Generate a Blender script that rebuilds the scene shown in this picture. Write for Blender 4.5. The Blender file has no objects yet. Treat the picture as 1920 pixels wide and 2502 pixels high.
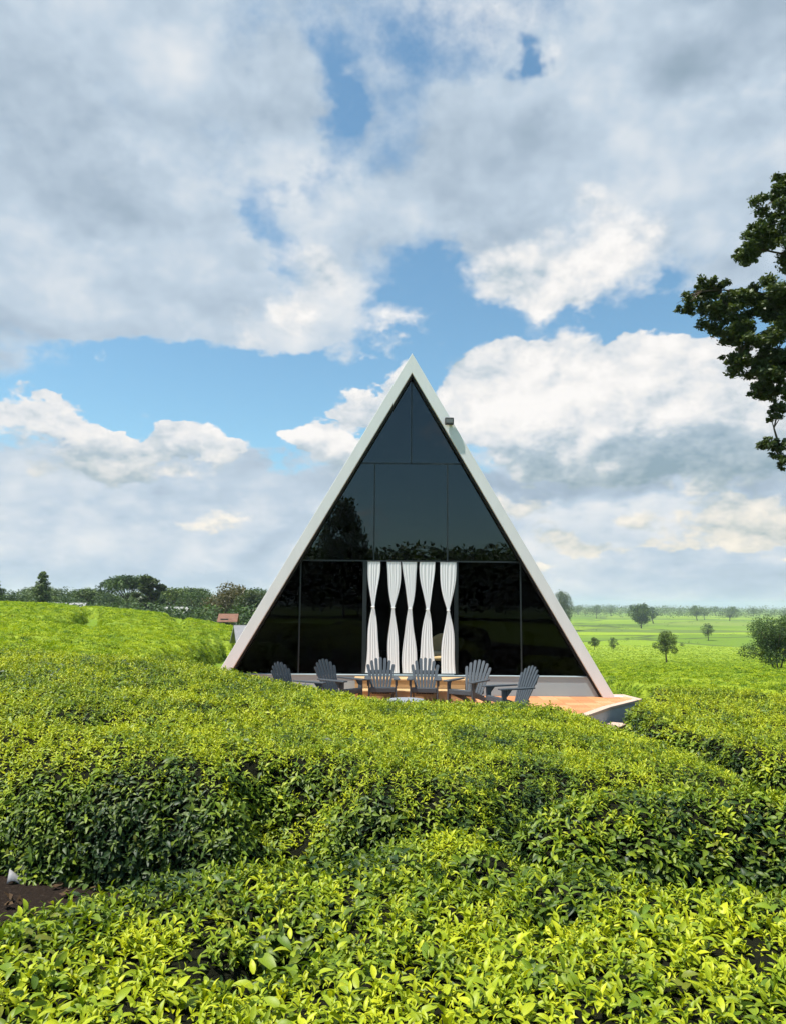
import bpy, bmesh, math, random
import numpy as np
from mathutils import Matrix, Vector

S = bpy.context.scene
COL = S.collection
RAD = math.radians

# ------------------------------------------------------------------ camera
CZ = 1.72                                   # eye height above the path it stands on
cd = bpy.data.cameras.new('camera')
cd.sensor_fit = 'VERTICAL'; cd.sensor_height = 36.0; cd.lens = 26.0
cd.clip_start = 0.05; cd.clip_end = 20000
cam = bpy.data.objects.new('camera', cd); COL.objects.link(cam)
cam.matrix_world = Matrix.Translation((0, 0, CZ)) @ Matrix.Rotation(RAD(97.03), 4, 'X') @ Matrix.Rotation(RAD(0.5), 4, 'Z')
S.camera = cam

# ------------------------------------------------------------------ light, exposure
EXPO = 0.75
SUN_AZ, SUN_EL = -110.0, 66.0               # degrees from +Y towards +X, above the horizon
S.view_settings.view_transform = 'Standard'; S.view_settings.look = 'None'
S.view_settings.exposure = EXPO; S.view_settings.gamma = 1.0
S.view_settings.use_curve_mapping = False
S.render.engine = 'CYCLES'
cy = S.cycles
cy.max_bounces = 7; cy.diffuse_bounces = 3; cy.glossy_bounces = 3; cy.transmission_bounces = 3
cy.transparent_max_bounces = 8; cy.volume_bounces = 1
cy.caustics_reflective = False; cy.caustics_refractive = False
cy.sample_clamp_indirect = 6.0
cy.use_denoising = True
try: cy.denoiser = 'OPENIMAGEDENOISE'
except Exception: pass
cy.use_adaptive_sampling = True; cy.adaptive_threshold = 0.015; cy.adaptive_min_samples = 8

sl = bpy.data.lights.new('sun', 'SUN'); sl.energy = 4.6; sl.angle = RAD(0.53); sl.color = (1.0, 0.955, 0.88)
sun = bpy.data.objects.new('sun', sl); COL.objects.link(sun)
a, e = RAD(SUN_AZ), RAD(SUN_EL)
sdir = Vector((math.sin(a) * math.cos(e), math.cos(a) * math.cos(e), math.sin(e)))
sun.rotation_euler = (-sdir).to_track_quat('-Z', 'Y').to_euler()
sun.location = (-20, -8, 40)

# ------------------------------------------------------------------ sky: Nishita blue with clouds by direction
SKY_STRENGTH = 0.1
W = bpy.data.worlds.new('World'); S.world = W; W.use_nodes = True
nt = W.node_tree; nt.nodes.clear(); N = nt.nodes; L = nt.links

def nd(tree, typ, **kw):
    n = tree.nodes.new(typ)
    for k, v in kw.items():
        if k == 'ins':
            for i, val in v.items(): n.inputs[i].default_value = val
        else: setattr(n, k, v)
    return n

def mth(tree, op, a_, b_=None, c_=None, clamp=False):
    n = tree.nodes.new('ShaderNodeMath'); n.operation = op; n.use_clamp = clamp
    for i, v in enumerate((a_, b_, c_)):
        if v is None: continue
        if hasattr(v, 'is_output'): tree.links.new(v, n.inputs[i])
        else: n.inputs[i].default_value = v
    return n.outputs[0]

def vmth(tree, op, a_, b_=None, c_=None):
    n = tree.nodes.new('ShaderNodeVectorMath'); n.operation = op
    for i, v in enumerate((a_, b_, c_)):
        if v is None: continue
        if hasattr(v, 'is_output'): tree.links.new(v, n.inputs[i])
        else: n.inputs[i].default_value = v
    return n.outputs['Value'] if op in ('DOT_PRODUCT', 'LENGTH') else n.outputs[0]

def mapr(tree, v, a0, a1, b0, b1, smooth=False):
    n = tree.nodes.new('ShaderNodeMapRange'); n.clamp = True
    if smooth: n.interpolation_type = 'SMOOTHSTEP'
    tree.links.new(v, n.inputs[0])
    for i, x in zip((1, 2, 3, 4), (a0, a1, b0, b1)):
        if hasattr(x, 'is_output'): tree.links.new(x, n.inputs[i])
        else: n.inputs[i].default_value = x
    return n.outputs[0]

def mixc(tree, f, a_, b_, blend='MIX'):
    n = tree.nodes.new('ShaderNodeMix'); n.data_type = 'RGBA'; n.blend_type = blend; n.clamp_factor = True
    for i, v in ((0, f), (6, a_), (7, b_)):
        if hasattr(v, 'is_output'): tree.links.new(v, n.inputs[i])
        elif i == 0: n.inputs[i].default_value = v
        else: n.inputs[i].default_value = tuple(v) + (1.0,) if len(v) == 3 else v
    return n.outputs[2]

# cloud masses (+) and gaps (-): azimuth, elevation, half widths in degrees, weight
CLOUDS = [(-22.1, 31.6, 17.8, 11.4, 1.05), (-24.7, 22.2, 13.5, 4.5, 0.65), (-10.6, 22.6, 5.5, 3.6, 0.6), (5.9, 32.1, 8.4, 6.1, 0.75), (14.4, 27.0, 7.8, 3.7, 0.8), (22.4, 33.7, 10.8, 7.8, 1.0), (28.3, 25.5, 5.8, 3.1, 0.7), (-27.0, 15.9, 4.5, 1.4, 0.55), (-17.4, 7.1, 19.0, 3.1, 0.95), (21.2, 6.2, 14.9, 2.4, 0.8), (0.0, 1.8, 32.4, 3.4, 1.1), (-7.1, 16.9, 4.1, 0.5, 0.7), (19.8, 11.4, 12.8, 2.0, 0.5), (-5.0, 36.0, 1.5, 2.6, -1.15), (0.5, 35.7, 2.7, 3.0, -0.45), (-1.0, 32.8, 2.1, 1.3, -0.5), (3.6, 39.2, 4.3, 1.3, -0.6), (11.7, 38.0, 1.2, 1.3, -1.4), (-9.8, 26.3, 1.7, 2.4, -1.2), (-4.5, 30.9, 1.7, 1.6, -0.7), (2.1, 24.4, 3.4, 2.0, -1.0), (4.8, 20.7, 3.4, 3.0, -1.1), (17.7, 30.1, 1.5, 0.7, -0.9), (20.9, 23.1, 2.6, 1.9, -0.7), (17.8, 21.2, 4.7, 1.3, -0.9), (21.8, 20.2, 2.6, 1.6, -0.9), (-16.1, 15.8, 8.0, 2.5, -1.6), (-8.2, 14.5, 4.8, 2.5, -1.0), (-3.1, 17.9, 3.7, 1.6, -0.8), (4.0, 17.9, 3.3, 2.8, -1.0), (-21.2, 17.3, 3.3, 1.3, -0.5), (23.4, 20.0, 2.8, 1.3, -0.4)]
# thick, grey (-) and thin or sunlit (+) parts of the same clouds
SHADES = [(18.1, 9.1, 11.7, 1.1, -0.35), (-22.5, 27.8, 4.0, 2.0, -0.28), (5.9, 32.1, 5.3, 4.1, -0.26), (26.2, 37.3, 5.9, 2.2, -0.38), (-28.3, 32.9, 3.7, 4.3, -0.22), (-9.0, 38.3, 4.7, 3.1, -0.12), (-15.8, 8.9, 13.8, 1.7, -0.1), (-22.9, 19.6, 9.8, 1.9, -0.12), (-27.7, 35.9, 3.1, 1.7, 0.12), (-18.8, 34.4, 5.3, 2.1, 0.08), (-7.9, 29.5, 3.4, 3.6, 0.12), (-21.4, 21.5, 6.7, 1.6, 0.1), (28.6, 34.5, 3.6, 2.5, 0.1), (17.2, 34.0, 4.2, 2.5, 0.12), (-11.0, 32.3, 3.8, 2.9, 0.08), (-13.9, 4.4, 13.9, 1.4, 0.12), (-19.0, 7.7, 10.0, 1.4, 0.06), (16.3, 6.0, 9.9, 1.6, 0.22)]
# heaped clouds with crisp tops, and their grey bases
HEAPS = [(5.9, 14.7, 2.0, 1.8, 1), (8.8, 16.9, 2.4, 1.9, 1), (10.6, 18.1, 1.8, 1.5, 1), (13.3, 19.5, 1.9, 1.5, 1.1), (16.6, 17.7, 2.9, 1.8, 1), (19.4, 17.6, 2.5, 1.6, 1), (21.9, 16.4, 2.7, 1.8, 1), (24.8, 15.8, 2.7, 1.9, 1), (27.4, 14.3, 2.6, 2.5, 1), (11.3, 14.2, 6.0, 3.7, 1), (18.2, 13.5, 7.2, 4.1, 1), (24.9, 12.0, 5.9, 3.4, 1), (-26.8, 12.7, 2.2, 1.4, 0.9), (-24.6, 12.5, 1.9, 1.3, 0.9), (-21.8, 11.4, 1.9, 1.3, 0.9), (-19.2, 11.6, 2.3, 1.2, 0.9), (-16.9, 11.9, 2.0, 1.2, 0.9), (-14.5, 11.9, 2.4, 1.4, 0.9), (-11.9, 11.3, 1.6, 0.7, 0.8), (-21.4, 9.6, 7.5, 1.3, 0.6), (-5.6, 12.7, 2.3, 1.1, 1), (-7.0, 12.2, 1.2, 0.8, 0.9), (-2.5, 15.1, 2.2, 1.3, 1), (-0.3, 16.2, 1.5, 1.1, 1), (-4.5, 14.6, 1.0, 0.6, 0.9), (-3.7, 10.9, 3.3, 1.4, 0.7), (13.3, 25.2, 6.1, 2.5, 0.8), (9.3, 24.5, 3.3, 1.6, 0.8), (16.9, 26.7, 3.8, 2.3, 0.7), (12.5, 23.2, 2.7, 1.2, 0.8), (-8.5, 25.1, 2.6, 2.3, 0.55), (-5.8, 23.3, 3.4, 2.0, 0.7), (-9.1, 20.7, 3.1, 2.0, 0.7), (-0.1, 21.4, 2.3, 1.2, 0.75), (-1.6, 19.5, 1.9, 0.9, 0.6), (14.0, 37.7, 1.5, 1.2, 0.6), (-14.3, 6.1, 2.6, 1.5, 0.5), (12.7, 4.7, 2.4, 1.1, 0.65), (24.6, 5.6, 4.7, 1.5, 0.8), (27.3, 6.1, 2.6, 1.5, 0.6), (9.8, 7.4, 2.1, 1.1, 0.6), (17.3, 4.3, 3.6, 0.6, 0.5)]
HEAP_SHADES = [(18.1, 9.9, 10.8, 1.9, -0.55), (24.3, 11.4, 5.1, 2.0, -0.25), (-19.8, 9.3, 9.3, 1.3, -0.42), (14.2, 16.2, 5.9, 3.1, 0.12), (-5.6, 13.0, 2.2, 0.9, 0.15), (-3.7, 10.4, 3.3, 1.1, -0.2), (-8.4, 22.8, 6.0, 3.0, -0.12), (13.3, 23.9, 5.7, 1.6, -0.08), (19.6, 5.6, 12.7, 1.7, -0.04)]

tc = nd(nt, 'ShaderNodeTexCoord').outputs['Generated']
dirv = vmth(nt, 'NORMALIZE', tc)
sx = nd(nt, 'ShaderNodeSeparateXYZ'); L.new(dirv, sx.inputs[0])
az = mth(nt, 'MULTIPLY', mth(nt, 'ARCTAN2', sx.outputs[0], sx.outputs[1]), 57.29578)
el = mth(nt, 'MULTIPLY', mth(nt, 'ARCSINE', sx.outputs[2]), 57.29578)
# noise lookup, flattened a little towards the horizon
zq = mth(nt, 'MULTIPLY', mth(nt, 'POWER', mth(nt, 'MAXIMUM', sx.outputs[2], 0.0), 0.8), 1.45)
cx = nd(nt, 'ShaderNodeCombineXYZ'); L.new(sx.outputs[0], cx.inputs[0]); L.new(sx.outputs[1], cx.inputs[1]); L.new(zq, cx.inputs[2])
pv = cx.outputs[0]
def noise(tree, vec, scale, detail, rough=0.55, dist=0.0, color=False):
    n = nd(tree, 'ShaderNodeTexNoise', ins={'Scale': scale, 'Detail': detail, 'Roughness': rough, 'Distortion': dist})
    tree.links.new(vec, n.inputs['Vector'])
    return n.outputs['Color' if color else 'Fac']
warp = noise(nt, pv, 9.0, 4.0, 0.62, 0.0, True)
w3 = vmth(nt, 'MULTIPLY', vmth(nt, 'SUBTRACT', warp, (0.5, 0.5, 0.5)), (10.5, 8.5, 0.0))
ce = nd(nt, 'ShaderNodeCombineXYZ'); L.new(az, ce.inputs[0]); L.new(el, ce.inputs[1])
uv = vmth(nt, 'ADD', ce.outputs[0], w3)
def blobs(table, crisp=False, at_=None):
    acc = 0.0; at_ = at_ or uv
    for (ba, be, ra, re_, am) in table:
        k = 1.55 if crisp else 2.1
        q = vmth(nt, 'MULTIPLY_ADD', at_, (1 / ra / k, 1 / re_ / k, 0), (-ba / ra / k, -be / re_ / k, 0))
        g = mth(nt, 'MULTIPLY_ADD', vmth(nt, 'DOT_PRODUCT', q, q), -1.0, 1.0, clamp=True)
        acc = mth(nt, 'MULTIPLY_ADD', g if crisp else mth(nt, 'MULTIPLY', g, g), am, acc)
    return acc
f1 = noise(nt, pv, 7.0, 8.0, 0.66)
f3 = noise(nt, vmth(nt, 'ADD', pv, (3.1, 1.7, 0.4)), 6.0, 4.0, 0.55)
f4 = noise(nt, vmth(nt, 'ADD', pv, (3.085, 1.7, 0.44)), 6.0, 4.0, 0.55)
fl = noise(nt, pv, 1.3, 1.0, 0.5)
# broad layer
dens = mth(nt, 'ADD', blobs(CLOUDS), mth(nt, 'MULTIPLY_ADD', f1, 2.3, -1.15))
dens = mth(nt, 'ADD', mth(nt, 'ADD', dens, mth(nt, 'MULTIPLY_ADD', fl, 1.0, -0.62)), mapr(nt, el, 20.0, 32.0, 0.0, 0.5))
soft = mapr(nt, el, 12.0, 26.0, 0.45, 1.1)
mask = mapr(nt, dens, 0.0, soft, 0.0, 1.0, True)
edge = mapr(nt, dens, 0.15, 0.8, 0.08, -0.05)
dif = mth(nt, 'SUBTRACT', f3, f4)
sh = mth(nt, 'MULTIPLY_ADD', dif, 1.2, 0.60)
sh = mth(nt, 'ADD', sh, mth(nt, 'MULTIPLY_ADD', f1, 0.62, -0.31))
sh = mth(nt, 'ADD', mth(nt, 'ADD', sh, mth(nt, 'ADD', blobs(SHADES), mapr(nt, el, 4.0, 11.0, 0.04, 0.0))), edge)
K = 1.0 / (SKY_STRENGTH * 2 ** EXPO)
def cloudcol(fac, stops):
    ramp = nd(nt, 'ShaderNodeValToRGB'); r = ramp.color_ramp
    r.elements[0].position = stops[0][0]; r.elements[0].color = stops[0][1] + (1,)
    r.elements[1].position = stops[-1][0]; r.elements[1].color = stops[-1][1] + (1,)
    for p_, c_ in stops[1:-1]: r.elements.new(p_).color = c_ + (1,)
    L.new(fac, ramp.inputs[0]); o_ = vmth(nt, 'SCALE', ramp.outputs[0]); o_.node.inputs['Scale'].default_value = K
    return o_
ccol = cloudcol(sh, [(0.0, (0.30, 0.40, 0.49)), (0.30, (0.41, 0.51, 0.62)), (0.55, (0.54, 0.645, 0.755)), (0.78, (0.74, 0.79, 0.84)), (1.0, (0.88, 0.88, 0.88))])
# heaped clouds in front of it
fh = noise(nt, vmth(nt, 'ADD', pv, (0.7, 2.3, 1.1)), 14.0, 6.0, 0.6)
fh2 = noise(nt, vmth(nt, 'ADD', pv, (0.688, 2.3, 1.124)), 14.0, 4.0, 0.6)
w4 = vmth(nt, 'MULTIPLY', vmth(nt, 'SUBTRACT', warp, (0.5, 0.5, 0.5)), (8.5, 7.5, 0.0))
uv2 = vmth(nt, 'ADD', ce.outputs[0], w4)
hd = mth(nt, 'ADD', blobs(HEAPS, True, uv2), mth(nt, 'MULTIPLY_ADD', fh, 2.0, -1.0))
hs_ = mapr(nt, el, 17.0, 24.0, 0.34, 1.1)
hmask = mapr(nt, hd, 0.30, mth(nt, 'ADD', hs_, 0.32), 0.0, 1.0, True)
hsh = mth(nt, 'MULTIPLY_ADD', mth(nt, 'SUBTRACT', fh, fh2), 1.6, 0.74)
hsh = mth(nt, 'ADD', hsh, mth(nt, 'MULTIPLY', dif, 1.3))
hsh = mth(nt, 'ADD', hsh, blobs(HEAP_SHADES, False, uv2))
hcol = cloudcol(hsh, [(0.0, (0.30, 0.42, 0.51)), (0.35, (0.48, 0.58, 0.66)), (0.65, (0.76, 0.79, 0.82)), (0.85, (0.90, 0.89, 0.88)), (1.0, (0.98, 0.96, 0.94))])
sky = nd(nt, 'ShaderNodeTexSky', sky_type='NISHITA', sun_disc=False, sun_elevation=RAD(SUN_EL), sun_rotation=RAD(SUN_AZ),
         altitude=0.0, air_density=1.0, dust_density=1.0, ozone_density=0.6)
zc = mth(nt, 'MAXIMUM', sx.outputs[2], 0.01)
cs = nd(nt, 'ShaderNodeCombineXYZ'); L.new(sx.outputs[0], cs.inputs[0]); L.new(sx.outputs[1], cs.inputs[1]); L.new(zc, cs.inputs[2])
L.new(cs.outputs[0], sky.inputs[0])
tint = mixc(nt, 1.0, sky.outputs[0], (0.80, 1.06, 1.04), 'MULTIPLY')
warm = nd(nt, 'ShaderNodeCombineXYZ', ins={0: 1.0}); L.new(mapr(nt, el, 5.0, 12.0, 0.955, 1.0), warm.inputs[1]); L.new(mapr(nt, el, 5.0, 12.0, 0.86, 1.0), warm.inputs[2])
hcol = vmth(nt, 'MULTIPLY', hcol, warm.outputs[0])
allc = mixc(nt, hmask, mixc(nt, mask, tint, ccol), hcol)
bg = nd(nt, 'ShaderNodeBackground', ins={1: SKY_STRENGTH}); L.new(allc, bg.inputs[0])
wo = nd(nt, 'ShaderNodeOutputWorld'); L.new(bg.outputs[0], wo.inputs[0])
W.cycles.sampling_method = 'MANUAL'; W.cycles.sample_map_resolution = 512

# ------------------------------------------------------------------ materials
MATS = {}
def newmat(name):
    m = bpy.data.materials.new(name); m.use_nodes = True; m.node_tree.nodes.clear(); MATS[name] = m
    t = m.node_tree; out = nd(t, 'ShaderNodeOutputMaterial')
    return m, t, out
def simple(name, col, rough=0.6, spec=0.5, var=0.12, scale=8.0, bump=0.0, bscale=60.0, metal=0.0, stretch=(1, 1, 1), translucent=0.0):
    m, t, out = newmat(name)
    tcn = nd(t, 'ShaderNodeTexCoord').outputs['Object']
    v = vmth(t, 'MULTIPLY', tcn, stretch)
    n1 = noise(t, v, scale, 5.0, 0.6)
    c = mixc(t, n1, tuple(x * (1 - var) for x in col), tuple(min(1, x * (1 + var)) for x in col))
    p = nd(t, 'ShaderNodeBsdfPrincipled', ins={'Roughness': rough, 'Specular IOR Level': spec, 'Metallic': metal})
    t.links.new(c, p.inputs['Base Color'])
    t.links.new(mapr(t, n1, 0.3, 0.7, max(0, rough - 0.08), min(1, rough + 0.08)), p.inputs['Roughness'])
    if bump > 0:
        b = nd(t, 'ShaderNodeBump', ins={'Strength': bump, 'Distance': 0.02})
        t.links.new(noise(t, v, bscale, 3.0), b.inputs['Height']); t.links.new(b.outputs[0], p.inputs['Normal'])
    sh_ = p.outputs[0]
    if translucent > 0:
        tr = nd(t, 'ShaderNodeBsdfTranslucent'); t.links.new(c, tr.inputs[0])
        mx = nd(t, 'ShaderNodeMixShader', ins={0: translucent}); t.links.new(sh_, mx.inputs[1]); t.links.new(tr.outputs[0], mx.inputs[2]); sh_ = mx.outputs[0]
    t.links.new(sh_, out.inputs[0])
    return m

def leafmat(name, young, mid, old, trans=0.32, rough=0.38, spec=0.5):
    """leaf colour from the leaf's own age (mesh attribute) and its shoot's tint (per instance)"""
    m, t, out = newmat(name)
    ag = nd(t, 'ShaderNodeAttribute', attribute_name='age').outputs['Fac']
    ti = nd(t, 'ShaderNodeAttribute', attribute_name='tint', attribute_type='INSTANCER').outputs['Fac']
    rn = nd(t, 'ShaderNodeObjectInfo').outputs['Random']
    v = mth(t, 'ADD', ag, ti)
    v = mth(t, 'ADD', v, mth(t, 'MULTIPLY_ADD', rn, 0.16, -0.08), clamp=True)
    rp = nd(t, 'ShaderNodeValToRGB'); q = rp.color_ramp
    q.elements[0].position = 0.05; q.elements[0].color = young + (1,)
    q.elements[1].position = 0.95; q.elements[1].color = old + (1,)
    x = q.elements.new(0.5); x.color = mid + (1,)
    t.links.new(v, rp.inputs[0])
    hs = nd(t, 'ShaderNodeHueSaturation'); t.links.new(rp.outputs[0], hs.inputs['Color'])
    t.links.new(mth(t, 'MULTIPLY_ADD', rn, 0.03, 0.485), hs.inputs['Hue'])
    t.links.new(mth(t, 'MULTIPLY_ADD', rn, -0.35, 1.15), hs.inputs['Value'])
    # blemishes and a few browned shoots
    tcn = nd(t, 'ShaderNodeTexCoord').outputs['Object']
    blem = mapr(t, noise(t, vmth(t, 'ADD', tcn, vmth(t, 'MULTIPLY', rn, (7.0, 3.0, 5.0))), 45.0, 2.0, 0.6), 0.62, 0.74, 0.0, 0.55)
    blem = mth(t, 'MAXIMUM', blem, mapr(t, rn, 0.965, 0.985, 0.0, 0.75))
    fin = mixc(t, blem, hs.outputs[0], tuple(0.6 * a_ + 0.4 * b_ for a_, b_ in zip(mid, (0.20, 0.10, 0.03))))
    p = nd(t, 'ShaderNodeBsdfPrincipled', ins={'Roughness': rough, 'Specular IOR Level': spec})
    t.links.new(fin, p.inputs['Base Color'])
    tr = nd(t, 'ShaderNodeBsdfTranslucent')
    tcol = mixc(t, 1.0, fin, (1.15, 1.1, 0.55), 'MULTIPLY'); t.links.new(tcol, tr.inputs[0])
    mx = nd(t, 'ShaderNodeMixShader', ins={0: trans}); t.links.new(p.outputs[0], mx.inputs[1]); t.links.new(tr.outputs[0], mx.inputs[2])
    t.links.new(mx.outputs[0], out.inputs[0])
    return m

M_TEA = leafmat('tea_leaf', (0.38, 0.44, 0.014), (0.16, 0.24, 0.013), (0.022, 0.052, 0.012), 0.27, 0.48, 0.32)
M_TEAF = leafmat('tea_leaf_far', (0.30, 0.39, 0.018), (0.16, 0.26, 0.016), (0.05, 0.10, 0.014), 0.3, 0.65, 0.2)
M_TREE = leafmat('broad_leaf', (0.11, 0.15, 0.04), (0.055, 0.085, 0.026), (0.02, 0.036, 0.015), 0.3, 0.5)
M_FARL = leafmat('far_leaf', (0.13, 0.19, 0.035), (0.06, 0.105, 0.028), (0.022, 0.045, 0.02), 0.2, 0.6, 0.3)
M_BARK = simple('bark', (0.10, 0.075, 0.055), 0.9, 0.2, 0.35, 6, 0.6, 30, stretch=(1, 1, 0.25))
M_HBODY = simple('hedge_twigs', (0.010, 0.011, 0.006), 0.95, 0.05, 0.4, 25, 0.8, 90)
M_WHITE = simple('white_render', (0.81, 0.795, 0.79), 0.65, 0.3, 0.085, 3.2, 0.08, 90, stretch=(1, 1, 0.22))
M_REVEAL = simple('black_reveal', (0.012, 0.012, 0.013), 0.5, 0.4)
M_MULL = simple('grey_aluminium', (0.014, 0.02, 0.022), 0.45, 0.5, 0.1, 12)
M_PLINTH = simple('grey_plinth', (0.33, 0.415, 0.45), 0.8, 0.3, 0.08, 3, 0.15, 50)
M_INT = simple('dark_interior', (0.03, 0.026, 0.022), 0.85, 0.2)
M_CURT = simple('white_curtain', (0.92, 0.925, 0.93), 0.9, 0.1, 0.02, 30, translucent=0.10)
M_CHAIR = simple('slate_plastic', (0.052, 0.064, 0.077), 0.55, 0.4, 0.12, 14, 0.12, 80)
M_WOOD = simple('tan_wood', (0.52, 0.34, 0.17), 0.6, 0.3, 0.22, 5, 0.2, 40, stretch=(0.6, 6, 6))
M_DECK = simple('terracotta_tile', (0.58, 0.23, 0.085), 0.6, 0.35, 0.12, 4, 0.1, 60)
M_EDGE = simple('pale_stone', (0.50, 0.37, 0.29), 0.75, 0.3, 0.1, 6, 0.2, 50)
M_DKSIDE = simple('deck_side', (0.52, 0.54, 0.57), 0.85, 0.2, 0.1, 5, 0.2, 40)
M_TABLE = simple('pale_concrete', (0.23, 0.25, 0.28), 0.6, 0.4, 0.08, 9)
M_LAMP = simple('lamp_housing', (0.05, 0.05, 0.048), 0.5, 0.4)
M_LENS = simple('lamp_glass', (0.16, 0.16, 0.15), 0.2, 0.6)
M_RATTAN = simple('rattan', (0.52, 0.38, 0.19), 0.7, 0.3, 0.25, 40, 0.5, 60)
M_PAPER = simple('white_paper', (0.26, 0.26, 0.27), 0.8, 0.2, 0.05)
M_ROOFG = simple('grey_sheet', (0.17, 0.17, 0.18), 0.6, 0.4, 0.25, 5)
M_ROOFO = simple('clay_roof', (0.19, 0.10, 0.072), 0.9, 0.1, 0.5, 2.5)
M_WALLC = simple('cream_wall', (0.5, 0.46, 0.4), 0.85, 0.2, 0.1, 2)
M_ROOFP = simple('weathered_sheet', (0.27, 0.27, 0.26), 0.75, 0.2, 0.4, 1.2)
M_DOORD = simple('dark_opening', (0.03, 0.03, 0.035), 0.5, 0.4)
M_DRY = leafmat('dry_leaf', (0.12, 0.075, 0.035), (0.07, 0.045, 0.025), (0.05, 0.035, 0.02), 0.1, 0.8, 0.1)

def glass_mat(name, ior):
    m, t, out = newmat(name)
    fr = nd(t, 'ShaderNodeFresnel', ins={'IOR': ior})
    gl = nd(t, 'ShaderNodeBsdfGlossy', ins={'Color': (0.93, 0.97, 1.0, 1), 'Roughness': 0.0})
    tr = nd(t, 'ShaderNodeBsdfTransparent', ins={'Color': (0.035, 0.045, 0.045, 1)})
    tcn = nd(t, 'ShaderNodeTexCoord').outputs['Object']
    b = nd(t, 'ShaderNodeBump', ins={'Strength': 0.018, 'Distance': 0.05})
    t.links.new(noise(t, tcn, 0.9, 1.0), b.inputs['Height']); t.links.new(b.outputs[0], gl.inputs['Normal'])
    mx = nd(t, 'ShaderNodeMixShader'); t.links.new(fr.outputs[0], mx.inputs[0]); t.links.new(tr.outputs[0], mx.inputs[1]); t.links.new(gl.outputs[0], mx.inputs[2])
    t.links.new(mx.outputs[0], out.inputs[0]); return m
M_GLASS = glass_mat('tinted_glass', 1.68)
M_GLASSD = glass_mat('weak_mirror_dark_glass', 1.22)  # lower panes: same tint, much weaker reflection

def ground_mat():
    m, t, out = newmat('ground')
    tcn = nd(t, 'ShaderNodeTexCoord').outputs['Object']
    fw = nd(t, 'ShaderNodeAttribute', attribute_name='field').outputs['Fac']
    n1 = noise(t, tcn, 3.0, 8.0, 0.65); n2 = noise(t, tcn, 40.0, 4.0, 0.6)
    soil = mixc(t, n1, (0.008, 0.006, 0.005), (0.026, 0.017, 0.012))  # near-black soil: the shade on the path is put into its colour
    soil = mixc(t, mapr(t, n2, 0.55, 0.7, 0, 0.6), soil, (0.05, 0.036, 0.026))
    # plots of tea of different age, and rows inside them
    wv = vmth(t, 'ADD', tcn, vmth(t, 'SCALE', noise(t, tcn, 0.01, 3.0, 0.5, 0.0, True)))
    wv.node.inputs[1].default_value = (0, 0, 0)
    sc = nd(t, 'ShaderNodeVectorMath', operation='SCALE'); t.links.new(noise(t, tcn, 0.012, 3.0, 0.5, 0.0, True), sc.inputs[0]); sc.inputs['Scale'].default_value = 60.0
    wv = vmth(t, 'ADD', tcn, sc.outputs[0])
    vo = nd(t, 'ShaderNodeTexVoronoi', feature='F1', ins={'Scale': 0.012}); t.links.new(vmth(t, 'MULTIPLY', wv, (0.55, 1.0, 1.0)), vo.inputs['Vector'])
    ve = nd(t, 'ShaderNodeTexVoronoi', feature='DISTANCE_TO_EDGE', ins={'Scale': 0.012}); t.links.new(vmth(t, 'MULTIPLY', wv, (0.55, 1.0, 1.0)), ve.inputs['Vector'])
    sp = nd(t, 'ShaderNodeSeparateColor'); t.links.new(vo.outputs['Color'], sp.inputs[0])
    g = mixc(t, sp.outputs[0], (0.095, 0.17, 0.02), (0.23, 0.32, 0.02))
    g = mixc(t, mapr(t, sp.outputs[1], 0.75, 0.95, 0, 0.6), g, (0.12, 0.15, 0.05))
    n3 = noise(t, tcn, 0.35, 6.0, 0.7)
    g = mixc(t, mapr(t, n3, 0.4, 0.75, 0.0, 0.4), g, (0.08, 0.13, 0.018))
    g = mixc(t, mapr(t, ve.outputs['Distance'], 0.0, 0.035, 0.85, 0.0), g, (0.05, 0.07, 0.025))
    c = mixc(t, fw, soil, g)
    p = nd(t, 'ShaderNodeBsdfPrincipled', ins={'Roughness': 0.95, 'Specular IOR Level': 0.1}); t.links.new(c, p.inputs['Base Color'])
    b = nd(t, 'ShaderNodeBump', ins={'Strength': 0.7, 'Distance': 0.05}); t.links.new(noise(t, tcn, 14.0, 6.0, 0.65), b.inputs['Height']); t.links.new(b.outputs[0], p.inputs['Normal'])
    t.links.new(p.outputs[0], out.inputs[0]); return m
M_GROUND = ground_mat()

def canopy_mat():
    m, t, out = newmat('tea_canopy')
    tcn = nd(t, 'ShaderNodeTexCoord').outputs['Object']
    n1 = noise(t, tcn, 5.0, 6.0, 0.7); n2 = noise(t, tcn, 0.18, 4.0, 0.6); n3 = noise(t, tcn, 1.1, 4.0, 0.6)
    g = mixc(t, mapr(t, n2, 0.35, 0.65, 0, 1), (0.19, 0.28, 0.016), (0.30, 0.38, 0.017))
    g = mixc(t, mapr(t, n1, 0.47, 0.72, 0.0, 0.5), g, (0.06, 0.11, 0.012))
    g = mixc(t, mapr(t, n3, 0.5, 0.75, 0.0, 0.4), g, (0.10, 0.16, 0.016))
    p = nd(t, 'ShaderNodeBsdfPrincipled', ins={'Roughness': 0.7, 'Specular IOR Level': 0.2}); t.links.new(g, p.inputs['Base Color'])
    b = nd(t, 'ShaderNodeBump', ins={'Strength': 0.9, 'Distance': 0.12}); t.links.new(n1, b.inputs['Height']); t.links.new(b.outputs[0], p.inputs['Normal'])
    t.links.new(p.outputs[0], out.inputs[0]); return m
M_CANOPY = canopy_mat()

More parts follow.
